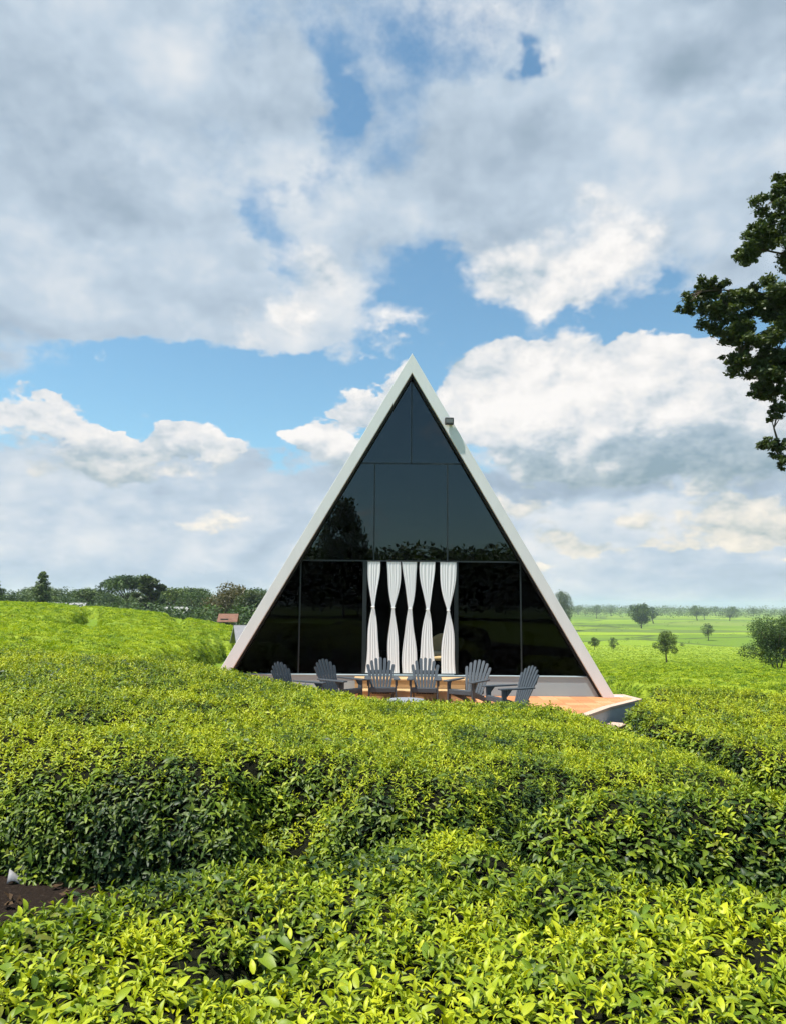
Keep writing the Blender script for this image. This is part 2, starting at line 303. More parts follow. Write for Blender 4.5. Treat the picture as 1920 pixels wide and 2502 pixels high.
# ------------------------------------------------------------------ mesh helpers
def link(o, parent=None):
    COL.objects.link(o)
    if parent is not None: o.parent = parent
    return o
def tag(o, label=None, cat=None, group=None, kind=None):
    if label: o['label'] = label
    if cat: o['category'] = cat
    if group: o['group'] = group
    if kind: o['kind'] = kind
    return o
def empty(name, loc, rz=0.0):
    o = bpy.data.objects.new(name, None); o.empty_display_size = 0.2
    o.location = loc; o.rotation_euler = (0, 0, rz); return link(o)
def npmesh(name, verts, faces, mat=None, smooth=False, attrs=None):
    me = bpy.data.meshes.new(name)
    verts = np.asarray(verts, dtype=np.float32)
    if isinstance(faces, np.ndarray):
        k = faces.shape[1]; n = len(faces)
        me.vertices.add(len(verts)); me.vertices.foreach_set('co', verts.ravel())
        me.loops.add(n * k); me.loops.foreach_set('vertex_index', faces.astype(np.int32).ravel())
        me.polygons.add(n); me.polygons.foreach_set('loop_start', np.arange(0, n * k, k, dtype=np.int32))
        me.update(calc_edges=True)
    else:
        me.from_pydata([tuple(map(float, v)) for v in verts], [], faces); me.update()
    if mat: me.materials.append(mat)
    if smooth: me.polygons.foreach_set('use_smooth', np.ones(len(me.polygons), dtype=bool))
    for k_, arr in (attrs or {}).items():
        at_ = me.attributes.new(k_, 'FLOAT', 'POINT'); at_.data.foreach_set('value', np.asarray(arr, dtype=np.float32))
    return me
def obj(name, me, parent=None):
    return link(bpy.data.objects.new(name, me), parent)

class MB:
    def __init__(s): s.v, s.f = [], []
    def add(s, v, f):
        b = len(s.v); s.v += [tuple(x) for x in v]; s.f += [tuple(i + b for i in q) for q in f]; return s
    def box(s, c, d, rot=None):
        cx_, cy_, cz_ = c; dx, dy, dz = (x / 2 for x in d); pts = []
        for z in (-dz, dz):
            for y in (-dy, dy):
                for x in (-dx, dx):
                    p = Vector((x, y, z))
                    if rot is not None: p = rot @ p
                    pts.append((p.x + cx_, p.y + cy_, p.z + cz_))
        return s.add(pts, [(0, 2, 3, 1), (4, 5, 7, 6), (0, 1, 5, 4), (2, 6, 7, 3), (0, 4, 6, 2), (1, 3, 7, 5)])
    def prism(s, poly, axis, a0, a1):
        """poly in the two other axes, extruded along axis"""
        n = len(poly); pts = []
        for t_ in (a0, a1):
            for (u, w) in poly:
                pts.append({'y': (u, t_, w), 'z': (u, w, t_), 'x': (t_, u, w)}[axis])
        return s.add(pts, [tuple(range(n)), tuple(range(2 * n - 1, n - 1, -1))] + [(i, i + n, (i + 1) % n + n, (i + 1) % n) for i in range(n)])
    def tube(s, path, radii, seg=8, cap=True):
        ring = []
        P_ = [Vector(p) for p in path]
        for i, p in enumerate(P_):
            d = (P_[min(i + 1, len(P_) - 1)] - P_[max(i - 1, 0)]).normalized()
            a_ = d.orthogonal().normalized(); b_ = d.cross(a_)
            ring.append([p + (a_ * math.cos(2 * math.pi * k / seg) + b_ * math.sin(2 * math.pi * k / seg)) * radii[i] for k in range(seg)])
        v = [x for rg in ring for x in rg]; f = []
        for i in range(len(P_) - 1):
            for k in range(seg):
                f.append((i * seg + k, i * seg + (k + 1) % seg, (i + 1) * seg + (k + 1) % seg, (i + 1) * seg + k))
        if cap: f += [tuple(range(seg - 1, -1, -1)), tuple(range((len(P_) - 1) * seg, len(P_) * seg))]
        return s.add(v, f)
    def mesh(s, name, mat, bevel=0.0, smooth=False):
        me = bpy.data.meshes.new(name); me.from_pydata(s.v, [], s.f)
        bm = bmesh.new(); bm.from_mesh(me); bmesh.ops.recalc_face_normals(bm, faces=bm.faces)
        if bevel > 0: bmesh.ops.bevel(bm, geom=list(bm.edges), offset=bevel, segments=1, affect='EDGES', profile=0.7)
        bm.to_mesh(me); bm.free(); me.materials.append(mat)
        if smooth: me.polygons.foreach_set('use_smooth', np.ones(len(me.polygons), dtype=bool))
        return me
    def build(s, name, mat, parent=None, bevel=0.0, smooth=False):
        return obj(name, s.mesh(name, mat, bevel, smooth), parent)

# ------------------------------------------------------------------ value noise
def _hash(ix, iy, seed):
    h = (ix.astype(np.int64) * 374761393 + iy.astype(np.int64) * 668265263 + seed * 974711) & 0xffffffff
    h = ((h ^ (h >> 13)) * 1274126177) & 0xffffffff
    return ((h ^ (h >> 16)) & 0xffffff) / float(0xffffff)
def vnoise(x, y, seed=0):
    x = np.asarray(x, float); y = np.asarray(y, float)
    ix, iy = np.floor(x), np.floor(y); fx, fy = x - ix, y - iy
    fx = fx * fx * (3 - 2 * fx); fy = fy * fy * (3 - 2 * fy)
    a_ = _hash(ix, iy, seed); b_ = _hash(ix + 1, iy, seed); c_ = _hash(ix, iy + 1, seed); d_ = _hash(ix + 1, iy + 1, seed)
    return (a_ * (1 - fx) + b_ * fx) * (1 - fy) + (c_ * (1 - fx) + d_ * fx) * fy
def fbm(x, y, seed=0, oct_=4):
    s_, a_, t_ = 0.0, 1.0, 0.0
    for o in range(oct_):
        s_ = s_ + a_ * vnoise(x * 2 ** o + o * 17.3, y * 2 ** o - o * 9.1, seed + o); t_ += a_; a_ *= 0.5
    return s_ / t_

# ------------------------------------------------------------------ terrain
CANOPY = 0.77
CP = [(0, 0, -.95), (-1.5, -1, -.95), (1.5, -1, -.95), (0, -4, -.95), (-4, -6, -.9), (4, -6, -.95),
      (-4, 2, -.93), (0, 2.2, -.95), (3, 2.2, -.97), (0, 3.3, -.97), (3, 3.6, -1.02), (-3, 4, -.95),
      (-7, 5, -.9), (-3, 5, -.95), (0, 5, -1.07), (3, 5.2, -1.28), (6, 5.5, -1.6),
      (-3, 8, -.93), (0, 8, -1.28), (3, 8, -1.5), (5.5, 8.5, -1.85),
      (-8, 12, -.82), (-3.4, 12.5, -.96), (-1.6, 12, -1.32), (-.3, 12, -1.51), (2.4, 12, -1.55), (5, 12, -2.0), (9, 12, -2.2),
      (-4, 17.5, -1.75), (0, 15.5, -2.05), (0, 20, -2.05), (5.5, 17.5, -2.0), (0.5, 25, -2.1), (-5.5, 21, -1.5),
      (-9, 20, -.9), (-14, 20, -.78), (-6.5, 28, -1.5), (-12, 30, -.85), (-18, 30, -.6),
      (-31.6, 60, -.22), (-26, 60, -.50), (-18.6, 60, -.98), (-14.8, 60, -1.75), (-11, 60, -2.3),
      (-40, 75, -.6), (-55, 100, -3), (-45, 95, -3.5), (-30, 90, -3.5), (-20, 90, -4.5), (-12, 90, -5.5), (-60, 200, -9), (-100, 200, -9), (-30, 200, -10), (-200, 500, -13), (-100, 800, -15),
      (9, 17, -2.3), (14, 22, -2.6), (9, 30, -2.8), (20, 30, -2.8), (15, 45, -3.7), (28, 45, -3.6), (20, 90, -6.9), (50, 90, -6.7), (60, 300, -12.7), (180, 300, -12.5), (0, 90, -6.5), (0, 300, -12.5),
      (200, 900, -14.5), (500, 900, -14), (0, 900, -14.5), (0, 3000, -16), (1500, 3000, -16), (-1500, 3000, -16), (0, 6500, -17), (3000, 6000, -17), (-3000, 6000, -17),
      (0, -20, -.8), (-15, -20, -.6), (15, -20, -.9), (0, -45, -.3), (-30, -45, 0), (30, -45, -.6), (0, -200, -3), (0, -3000, -16), (-60, 0, -.3), (60, 0, -4), (-300, 0, -6), (300, 0, -10), (4000, 0, -17), (-4000, 0, -17), (0, -6500, -17)]
CP = np.array(CP, float)
def _q(x, y):
    r_ = np.hypot(x, y) + 1e-6; k = np.log1p(r_ / 2) / r_
    return np.stack([x * k, y * k], -1)
_Q = _q(CP[:, 0], CP[:, 1])
_A = np.linalg.norm(_Q[:, None] - _Q[None], axis=-1)
_n = len(CP); _A = np.block([[_A, np.ones((_n, 1))], [np.ones((1, _n)), np.zeros((1, 1))]])
_w = np.linalg.solve(_A, np.append(CP[:, 2], 0.0))
def G(x, y):
    """ground height (world z)"""
    x = np.asarray(x, float); y = np.asarray(y, float); sh_ = x.shape
    q = _q(x.ravel(), y.ravel()); out = np.empty(len(q))
    for i in range(0, len(q), 20000):
        d = np.sqrt(((q[i:i + 20000, None] - _Q[None]) ** 2).sum(-1) + 1e-3)
        out[i:i + 20000] = d @ _w[:-1] + _w[-1]
    return (out - CANOPY + CZ).reshape(sh_)
def g1(x, y): return float(G(np.array([x]), np.array([y]))[0])

RMAX = 5600.0
nr, na = 250, 420
rr = 0.4 * (RMAX / 0.4) ** (np.arange(nr) / (nr - 1)); th = np.arange(na) / na * 2 * np.pi
RR, TH = np.meshgrid(rr, th, indexing='ij')
X, Y = RR * np.sin(TH), RR * np.cos(TH)
Z = G(X, Y) + (fbm(X * 2, Y * 2, 3) - 0.5) * 0.05 * np.clip(RR / 2, 0, 1) + (fbm(X / 60, Y / 60, 9) - 0.5) * np.clip((RR - 90) / 200, 0, 1) * 3.0
fieldw = np.clip((np.maximum(np.abs(X) / 15.0, np.maximum((Y - 19) / 3.0, (-0.2 - Y) / 1.0)) - 0.95) / 0.1, 0, 1)
V = np.stack([X, Y, Z], -1).reshape(-1, 3)
i0 = (np.arange(nr - 1)[:, None] * na + np.arange(na)[None]); i1 = (np.arange(nr - 1)[:, None] * na + (np.arange(na)[None] + 1) % na)
Fq = np.stack([i0, i0 + na, i1 + na, i1], -1).reshape(-1, 4)
V = np.vstack([V, [[0, 0, g1(0, 0.3)]]])
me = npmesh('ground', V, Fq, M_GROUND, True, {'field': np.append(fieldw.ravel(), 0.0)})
bm = bmesh.new(); bm.from_mesh(me); bm.verts.ensure_lookup_table()
cv = bm.verts[-1]
for k in range(na): bm.faces.new((bm.verts[(k + 1) % na], cv, bm.verts[k]))
bmesh.ops.recalc_face_normals(bm, faces=bm.faces); bm.to_mesh(me); bm.free()
tag(obj('ground', me), 'brown soil paths and far green plots of the tea estate', kind='structure')

# ------------------------------------------------------------------ leaves and shoots
rng = np.random.default_rng(7)
def leaf_geo(length, width, nseg=4, fold=0.35, curl=0.5):
    """a pointed blade along +X, folded along its midrib and arched"""
    vs, fs = [], []
    for i in range(nseg + 1):
        t_ = i / nseg
        xx = length * (math.sin(curl * t_) / curl if curl else t_)
        zz = -length * (1 - math.cos(curl * t_)) / max(curl, 1e-3)
        w_ = width * 0.5 * (math.sin(math.pi * min(1, t_ * 0.94 + 0.06) ** 0.85) ** 0.9)
        if i == nseg: vs.append((xx, 0, zz)); continue
        vs += [(xx, w_, zz + w_ * fold), (xx, 0, zz), (xx, -w_, zz + w_ * fold)]
    for i in range(nseg - 1):
        b = i * 3; fs += [(b, b + 1, b + 4, b + 3), (b + 1, b + 2, b + 5, b + 4)]
    b = (nseg - 1) * 3; tip = nseg * 3
    fs += [(b, b + 1, tip), (b + 1, b + 2, tip)]
    return np.array(vs), fs
def rotm(yaw, pitch, roll=0.0):
    return np.array(Matrix.Rotation(yaw, 3, 'Z') @ Matrix.Rotation(-pitch, 3, 'Y') @ Matrix.Rotation(roll, 3, 'X'))
def shoot(seed, kind, nseg):
    r_ = random.Random(seed); vs, fs, ages = [], [], []
    def put(v, f, age):
        b = len(vs); vs.extend(v.tolist()); fs.extend([tuple(i + b for i in q) for q in f]); ages.extend([age] * len(v))
    if kind == 'flush':
        n = r_.randint(6, 8); H = 0.085
        for i in range(n):
            t_ = i / (n - 1); yaw = i * 2.4 + r_.uniform(-.4, .4)
            ln = (0.078 - 0.034 * t_) * r_.uniform(.85, 1.15); pitch = RAD(8 + 58 * t_ + r_.uniform(-16, 16))
            v, f = leaf_geo(ln, ln * r_.uniform(.31, .40), nseg, 0.5, r_.uniform(.5, 1.1))
            v = v @ rotm(yaw, pitch, r_.uniform(-.4, .4)).T + np.array([0, 0, H * (t_ - 0.35)])
            put(v, f, 0.46 - 0.38 * t_ + r_.uniform(-.1, .12))
    elif kind == 'mature':
        n = r_.randint(5, 7); H = 0.10
        for i in range(n):
            t_ = i / (n - 1); yaw = i * 2.4 + r_.uniform(-.5, .5)
            ln = (0.095 - 0.02 * t_) * r_.uniform(.8, 1.2); pitch = RAD(-12 + 45 * t_ + r_.uniform(-18, 18))
            v, f = leaf_geo(ln, ln * r_.uniform(.34, .43), nseg, 0.35, r_.uniform(.5, 1.0))
            v = v @ rotm(yaw, pitch, r_.uniform(-.5, .5)).T + np.array([0, 0, H * (t_ - 0.4)])
            put(v, f, 0.78 - 0.26 * t_ + r_.uniform(-.1, .1))
    else:                                     # a bush top seen from afar: loose dome of leaves
        for i in range(34):
            u = r_.random(); ph = r_.uniform(0, 6.283); rad = 0.16 * math.sqrt(u)
            c = np.array([rad * math.cos(ph), rad * math.sin(ph), 0.05 * (1 - u) + r_.uniform(-.03, .03)])
            ln = r_.uniform(.06, .09)
            v, f = leaf_geo(ln, ln * .5, 2, 0.4, 0.7)
            v = v @ rotm(ph + r_.uniform(-1.2, 1.2), RAD(r_.uniform(5, 65)), r_.uniform(-.5, .5)).T + c
            put(v, f, r_.uniform(0.08, 0.6))
    me_ = npmesh('tea_' + kind, np.array(vs), fs, M_TEAF if kind == 'clump' else M_TEA, True, {'age': ages})
    return bpy.data.objects.new('tea_' + kind, me_)       # never linked: only its geometry is used
NEAR = [shoot(i, 'flush', 4) for i in range(5)] + [shoot(20 + i, 'mature', 4) for i in range(5)]
MIDS = [shoot(40 + i, 'flush', 2) for i in range(5)] + [shoot(60 + i, 'mature', 2) for i in range(5)]
FARS = [shoot(80 + i, 'clump', 2) for i in range(6)]

_groups = {}
def gn_for(key, protos):
    if key in _groups: return _groups[key]
    ng = bpy.data.node_groups.new('scatter_' + key, 'GeometryNodeTree'); _groups[key] = ng
    ng.interface.new_socket('Geometry', in_out='INPUT', socket_type='NodeSocketGeometry')
    ng.interface.new_socket('Geometry', in_out='OUTPUT', socket_type='NodeSocketGeometry')
    gi = ng.nodes.new('NodeGroupInput'); go = ng.nodes.new('NodeGroupOutput')
    jn = ng.nodes.new('GeometryNodeJoinGeometry')
    for o in reversed(protos):
        oi = ng.nodes.new('GeometryNodeObjectInfo'); oi.inputs['Object'].default_value = o; oi.inputs['As Instance'].default_value = False
        g2 = ng.nodes.new('GeometryNodeGeometryToInstance')
        ng.links.new(oi.outputs['Geometry'], g2.inputs[0]); ng.links.new(g2.outputs[0], jn.inputs[0])
    ip = ng.nodes.new('GeometryNodeInstanceOnPoints'); ip.inputs['Pick Instance'].default_value = True
    def na_(nm, ty):
        n = ng.nodes.new('GeometryNodeInputNamedAttribute'); n.data_type = ty; n.inputs[0].default_value = nm; return n.outputs[0]
    er = ng.nodes.new('FunctionNodeEulerToRotation')
    ng.links.new(na_('rot', 'FLOAT_VECTOR'), er.inputs[0])
    ng.links.new(gi.outputs[0], ip.inputs['Points']); ng.links.new(jn.outputs[0], ip.inputs['Instance'])
    ng.links.new(na_('var', 'INT'), ip.inputs['Instance Index']); ng.links.new(er.outputs[0], ip.inputs['Rotation'])
    ng.links.new(na_('scl', 'FLOAT'), ip.inputs['Scale'])
    ng.links.new(ip.outputs[0], go.inputs[0])
    return ng
def eulers(up, spin):
    """XYZ euler angles that take +Z to 'up' after a spin about Z"""
    up = up / np.linalg.norm(up, axis=1, keepdims=True)
    phi = np.arctan2(up[:, 1], up[:, 0]); tl = np.arccos(np.clip(up[:, 2], -1, 1))
    def rz(t_): c, s = np.cos(t_), np.sin(t_); o = np.zeros((len(t_), 3, 3)); o[:, 0, 0] = c; o[:, 0, 1] = -s; o[:, 1, 0] = s; o[:, 1, 1] = c; o[:, 2, 2] = 1; return o
    def ry(t_): c, s = np.cos(t_), np.sin(t_); o = np.zeros((len(t_), 3, 3)); o[:, 0, 0] = c; o[:, 0, 2] = s; o[:, 2, 0] = -s; o[:, 2, 2] = c; o[:, 1, 1] = 1; return o
    R_ = rz(phi) @ ry(tl) @ rz(spin - phi)
    return np.stack([np.arctan2(R_[:, 2, 1], R_[:, 2, 2]), -np.arcsin(np.clip(R_[:, 2, 0], -1, 1)), np.arctan2(R_[:, 1, 0], R_[:, 0, 0])], -1)
def scatter(name, key, protos, pts, up, scl, var, tint, parent=None):
    n = len(pts); me_ = bpy.data.meshes.new(name)
    off = np.array(parent.location) if parent is not None else np.zeros(3)
    me_.vertices.add(n); me_.vertices.foreach_set('co', (pts - off).astype(np.float32).ravel())
    for nm, ty, arr, fld in (('rot', 'FLOAT_VECTOR', eulers(up, rng.uniform(0, 6.283, n)), 'vector'), ('scl', 'FLOAT', scl, 'value'), ('var', 'INT', var, 'value'), ('tint', 'FLOAT', tint, 'value')):
        at_ = me_.attributes.new(nm, ty, 'POINT'); at_.data.foreach_set(fld, np.ascontiguousarray(arr, dtype=np.int32 if ty == 'INT' else np.float32).ravel())
    me_.materials.append(M_TEA)
    o = obj(name, me_, parent); o['kind'] = 'stuff'
    md = o.modifiers.new('scatter', 'NODES'); md.node_group = gn_for(key, protos)
    return o

# ------------------------------------------------------------------ hedges
def poly_sd(x, y, poly):
    """signed distance to a polygon, positive inside"""
    p = np.array(poly, float); d = np.full(x.shape, 1e9); ins = np.zeros(x.shape, bool)
    for i in range(len(p)):
        a_, b_ = p[i], p[(i + 1) % len(p)]; e_ = b_ - a_
        t_ = np.clip(((x - a_[0]) * e_[0] + (y - a_[1]) * e_[1]) / (e_ @ e_), 0, 1)
        d = np.minimum(d, np.hypot(x - a_[0] - t_ * e_[0], y - a_[1] - t_ * e_[1]))
        c = ((a_[1] > y) != (b_[1] > y)) & (x < (b_[0] - a_[0]) * (y - a_[1]) / (b_[1] - a_[1] + 1e-12) + a_[0])
        ins ^= c
    return np.where(ins, d, -d)
def line_d(x, y, pl):
    d = np.full(x.shape, 1e9); p = np.array(pl, float)
    for a_, b_ in zip(p[:-1], p[1:]):
        e_ = b_ - a_; t_ = np.clip(((x - a_[0]) * e_[0] + (y - a_[1]) * e_[1]) / (e_ @ e_), 0, 1)
        d = np.minimum(d, np.hypot(x - a_[0] - t_ * e_[0], y - a_[1] - t_ * e_[1]))
    return d

def hedge_surface(poly, XX, YY, w, lump, seed, gaps=(), gapw=0.25, H=0.72, holes=()):
    d = poly_sd(XX, YY, poly)
    for gp in gaps: d = np.minimum(d, line_d(XX, YY, gp) - gapw * (0.6 + 0.8 * fbm(XX * .8, YY * .8, 77)))
    d = d + (fbm(XX * 1.6, YY * 1.6, seed) - 0.5) * 0.35 * w / 0.3 * 0.6
    q = np.clip(d / w, 0, 1); prof = np.sqrt(np.clip(1 - (1 - q) ** 2.2, 0, 1))
    hh = H + (fbm(XX / 0.75, YY / 0.75, seed + 5, 3) - 0.5) * 2 * lump + (fbm(XX / 0.22, YY / 0.22, seed + 8, 2) - 0.5) * lump
    for (hx, hy, hr, hd) in holes:
        hh = hh - hd * np.exp(-((XX - hx) ** 2 + (YY - hy) ** 2) / hr ** 2)
    z = G(XX, YY) + hh * prof - 0.03 * (d <= 0)
    return z, d
def hedge(name, label, poly, res=0.05, w=0.3, lump=0.05, seed=1, dens=300, protos=NEAR, key='near', polar=None, gaps=(), gapw=0.25, size=1.0,
          group=None, cat='hedge', kind=None, dens_r=None, body=None, tintb=0.0, holes=(), clip=None, H=0.72, under=0.17):
    pa = np.array(poly, float); x0, y0 = pa.min(0); x1, y1 = pa.max(0)
    if polar is None:
        gx = np.arange(x0 - res, x1 + 2 * res, res); gy = np.arange(y0 - res, y1 + 2 * res, res)
        XX, YY = np.meshgrid(gx, gy, indexing='ij')
    else:
        a0, a1, r0, r1, da, dr = polar
        ga = np.arange(RAD(a0), RAD(a1), RAD(da)); gr = np.exp(np.arange(math.log(r0), math.log(r1), dr))
        AA, R2 = np.meshgrid(ga, gr, indexing='ij'); XX, YY = R2 * np.sin(AA), R2 * np.cos(AA)
    ZZ, D = hedge_surface(poly, XX, YY, w, lump, seed, gaps, gapw, H=H, holes=holes)
    if polar is None:                         # sides undercut below the shoulder, shaped to put the lower face in shade
        gxx, gyy = np.gradient(D, res); gl = np.hypot(gxx, gyy) + 1e-6
        pr = np.clip((ZZ - G(XX, YY)) / H, 0, 1); k_ = under * (1 - pr) ** 0.8
        XX = XX + gxx / gl * k_; YY = YY + gyy / gl * k_
    n0, n1 = XX.shape
    idx = np.arange(n0 * n1).reshape(n0, n1)
    F = np.stack([idx[:-1, :-1], idx[1:, :-1], idx[1:, 1:], idx[:-1, 1:]], -1).reshape(-1, 4)
    keep = (D.ravel()[F] > 0).any(1); F = F[keep]
    used, inv = np.unique(F, return_inverse=True)
    Vv = np.stack([XX, YY, ZZ], -1).reshape(-1, 3)[used]; F = inv.reshape(-1, 4)
    cx_, cy_ = pa.mean(0); root = empty(name, (cx_, cy_, g1(cx_, cy_)))
    tag(root, label, cat if kind is None else None, group, kind)
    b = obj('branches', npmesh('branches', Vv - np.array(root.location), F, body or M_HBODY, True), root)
    # shoots over the surface
    A_, B_, C_, D_ = (Vv[F[:, i]] for i in range(4))
    nrm = np.cross(C_ - A_, D_ - B_); ar = np.linalg.norm(nrm, axis=1) / 2; nrm = nrm / (2 * ar[:, None] + 1e-9)
    if np.median(nrm[:, 2]) < 0: nrm = -nrm
    cen = (A_ + B_ + C_ + D_) / 4; rad_ = np.hypot(cen[:, 0], cen[:, 1])
    dn = np.full(len(F), float(dens)) if dens_r is None else dens_r(rad_)
    if clip is not None:
        ang = np.degrees(np.arctan2(cen[:, 0], cen[:, 1])); dn = dn * clip(cen[:, 0], cen[:, 1], ang)
    dn = dn * (1 + 0.7 * np.clip(1 - np.clip(nrm[:, 2], 0, 1) * 1.25, 0, 1))
    lam = ar * dn; cnt = rng.poisson(lam); fi = np.repeat(np.arange(len(F)), cnt); n = len(fi)
    u, v = rng.random((n, 1)), rng.random((n, 1))
    P_ = A_[fi] * (1 - u) * (1 - v) + B_[fi] * u * (1 - v) + C_[fi] * u * v + D_[fi] * (1 - u) * v
    nn = nrm[fi]; upn = np.clip(nn[:, 2], 0, 1)
    sc = size if np.isscalar(size) else size(np.hypot(P_[:, 0], P_[:, 1]))
    ptch = fbm(P_[:, 0] / 0.9, P_[:, 1] / 0.9, seed + 31, 4); pt2 = fbm(P_[:, 0] / 0.25, P_[:, 1] / 0.25, seed + 33, 2)
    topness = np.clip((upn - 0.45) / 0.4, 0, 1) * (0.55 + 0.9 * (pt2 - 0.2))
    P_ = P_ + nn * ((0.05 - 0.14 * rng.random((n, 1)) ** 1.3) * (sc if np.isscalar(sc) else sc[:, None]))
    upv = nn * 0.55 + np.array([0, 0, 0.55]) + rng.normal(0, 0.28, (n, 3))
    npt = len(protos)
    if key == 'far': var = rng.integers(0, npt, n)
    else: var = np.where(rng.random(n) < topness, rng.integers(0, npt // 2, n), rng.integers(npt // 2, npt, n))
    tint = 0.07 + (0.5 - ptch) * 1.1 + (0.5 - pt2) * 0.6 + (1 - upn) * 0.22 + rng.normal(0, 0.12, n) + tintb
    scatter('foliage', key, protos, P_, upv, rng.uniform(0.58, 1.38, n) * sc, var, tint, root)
    return root, n

NINST = 0
inview = lambda lim, m=1.2: (lambda x, y, a_: (np.abs(x) < np.abs(y) * math.tan(RAD(lim)) + m).astype(float))
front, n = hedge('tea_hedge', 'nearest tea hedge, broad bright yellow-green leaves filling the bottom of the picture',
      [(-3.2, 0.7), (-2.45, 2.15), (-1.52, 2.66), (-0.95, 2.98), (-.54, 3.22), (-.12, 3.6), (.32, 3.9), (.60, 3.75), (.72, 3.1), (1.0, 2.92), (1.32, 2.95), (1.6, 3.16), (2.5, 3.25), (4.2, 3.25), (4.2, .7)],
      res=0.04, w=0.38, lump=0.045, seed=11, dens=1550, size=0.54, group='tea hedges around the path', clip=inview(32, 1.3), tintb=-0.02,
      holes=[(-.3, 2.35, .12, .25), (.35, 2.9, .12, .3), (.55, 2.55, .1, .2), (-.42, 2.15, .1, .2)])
NINST += n
_, n = hedge('tea_hedge', 'low rounded tea hedge behind a dark hollow, between path and nearest hedge',
      [(.45, 3.7), (.75, 4.12), (1.25, 4.34), (2.2, 4.3), (4.4, 4.3), (4.5, 3.0), (2.1, 3.1), (1.62, 3.34), (1.2, 3.38), (.95, 3.25), (.72, 3.1)],
      res=0.04, w=0.5, lump=0.03, seed=23, dens=1450, size=0.54, H=0.86, under=0.06, group='tea hedges around the path', clip=inview(33, 1.3), tintb=-0.10)
NINST += n
_, n = hedge('tea_hedge', 'wide tea hedge beyond the path, dark shaded side at left, right below the deck',
      [(-9, 5.0), (-2.7, 4.86), (-1.75, 4.58), (-.9, 4.38), (-.55, 4.75), (-.35, 4.4), (0.1, 4.35), (.6, 4.45), (1.2, 5.0), (2.0, 5.3), (2.9, 5.6), (3.3, 5.8), (3.5, 7), (3.8, 8.4), (3.75, 10), (3.35, 11.5), (2.5, 12.8), (0, 13), (-2.6, 13.3), (-9, 13.7)],
      res=0.06, w=0.85, lump=0.055, under=0.20, seed=37, dens=None, protos=MIDS, key='mid', group='tea hedges around the path',
      dens_r=lambda r_: np.clip(1000 * (6.0 / r_) ** 1.25, 280, 1150), size=lambda r_: np.clip((r_ / 6.0) ** 0.55 * .58, .56, .92), clip=inview(31, 2.0), tintb=-0.10,
      holes=[(-.75, 4.95, .22, .45), (1.9, 7.2, .2, .15), (-2.4, 6.2, .25, .2)])
NINST += n
_, n = hedge('tea_hedge', 'tea hedge sloping away beside the deck corner, dark cut end over bare dirt',
      [(4.75, 9.6), (6.0, 9.3), (10, 10), (15, 14), (14.5, 21.4), (7.3, 21.4), (6.6, 19.4), (6.5, 18.1), (5.15, 16.2), (4.4, 14.6), (4.05, 12.6), (4.5, 11)],
      res=0.09, w=0.4, lump=0.08, seed=41, dens=None, protos=MIDS, key='mid', group='tea hedges around the path',
      dens_r=lambda r_: np.clip(330 * (11.0 / r_) ** 1.3, 110, 330), size=lambda r_: np.clip((r_ / 11.0) ** 0.4 * .95, .92, 1.25), clip=inview(31, 2.0), tintb=-0.14)
NINST += n
_, n = hedge('tea_field', 'yellow-green tea field rising to the left behind the wide hedge',
      [(-13, 14.2), (-2.9, 13.9), (-4.7, 16.4), (-6.4, 19.5), (-6.6, 31), (-11, 62), (-46, 66), (-42, 30), (-22, 14.5)],
      polar=(-42, -4, 13, 70, 0.16, 0.008), w=0.5, lump=0.06, seed=53, protos=FARS, key='far', gapw=0.5, kind='stuff', body=M_CANOPY,
      gaps=[[(-30, 66), (-17.5, 44), (-11.2, 27)], [(-24, 18), (-12, 17.6), (-5, 18.5)], [(-30, 32), (-15, 30), (-6, 31)], [(-17, 60), (-13, 44), (-9.5, 36)]],
      dens_r=lambda r_: np.clip(75 * (15.0 / r_) ** 1.2, 10, 75), size=lambda r_: np.clip((r_ / 15.0) ** 0.3 * .55, .55, .75), clip=inview(31, 3.0), tintb=-0.22)
NINST += n
_, n = hedge('tea_field', 'green tea field falling away to the valley right of the building',
      [(7.6, 22.9), (15, 22.6), (22, 22.5), (75, 75), (150, 205), (8, 205), (7.5, 60)],
      polar=(2, 40, 21, 215, 0.14, 0.008), w=0.5, lump=0.07, seed=67, protos=FARS, key='far', gapw=0.65, kind='stuff', body=M_CANOPY,
      gaps=[[(7, 27.5), (13, 27), (19, 25.5), (30, 26)], [(7, 37), (16, 34), (40, 35)], [(8, 47), (20, 46.5), (50, 44)], [(8, 62), (30, 57), (70, 60)], [(8, 80), (30, 78), (80, 82)], [(8, 118), (45, 112), (110, 120)], [(8, 160), (60, 150), (130, 165)]],
      dens_r=lambda r_: np.clip(40 * (23.0 / r_) ** 1.5, 1.2, 40), size=lambda r_: np.clip((r_ / 23.0) ** 0.3 * .65, .65, .95), clip=inview(31, 3.0), tintb=-0.15)
NINST += n
print('shoots', NINST)

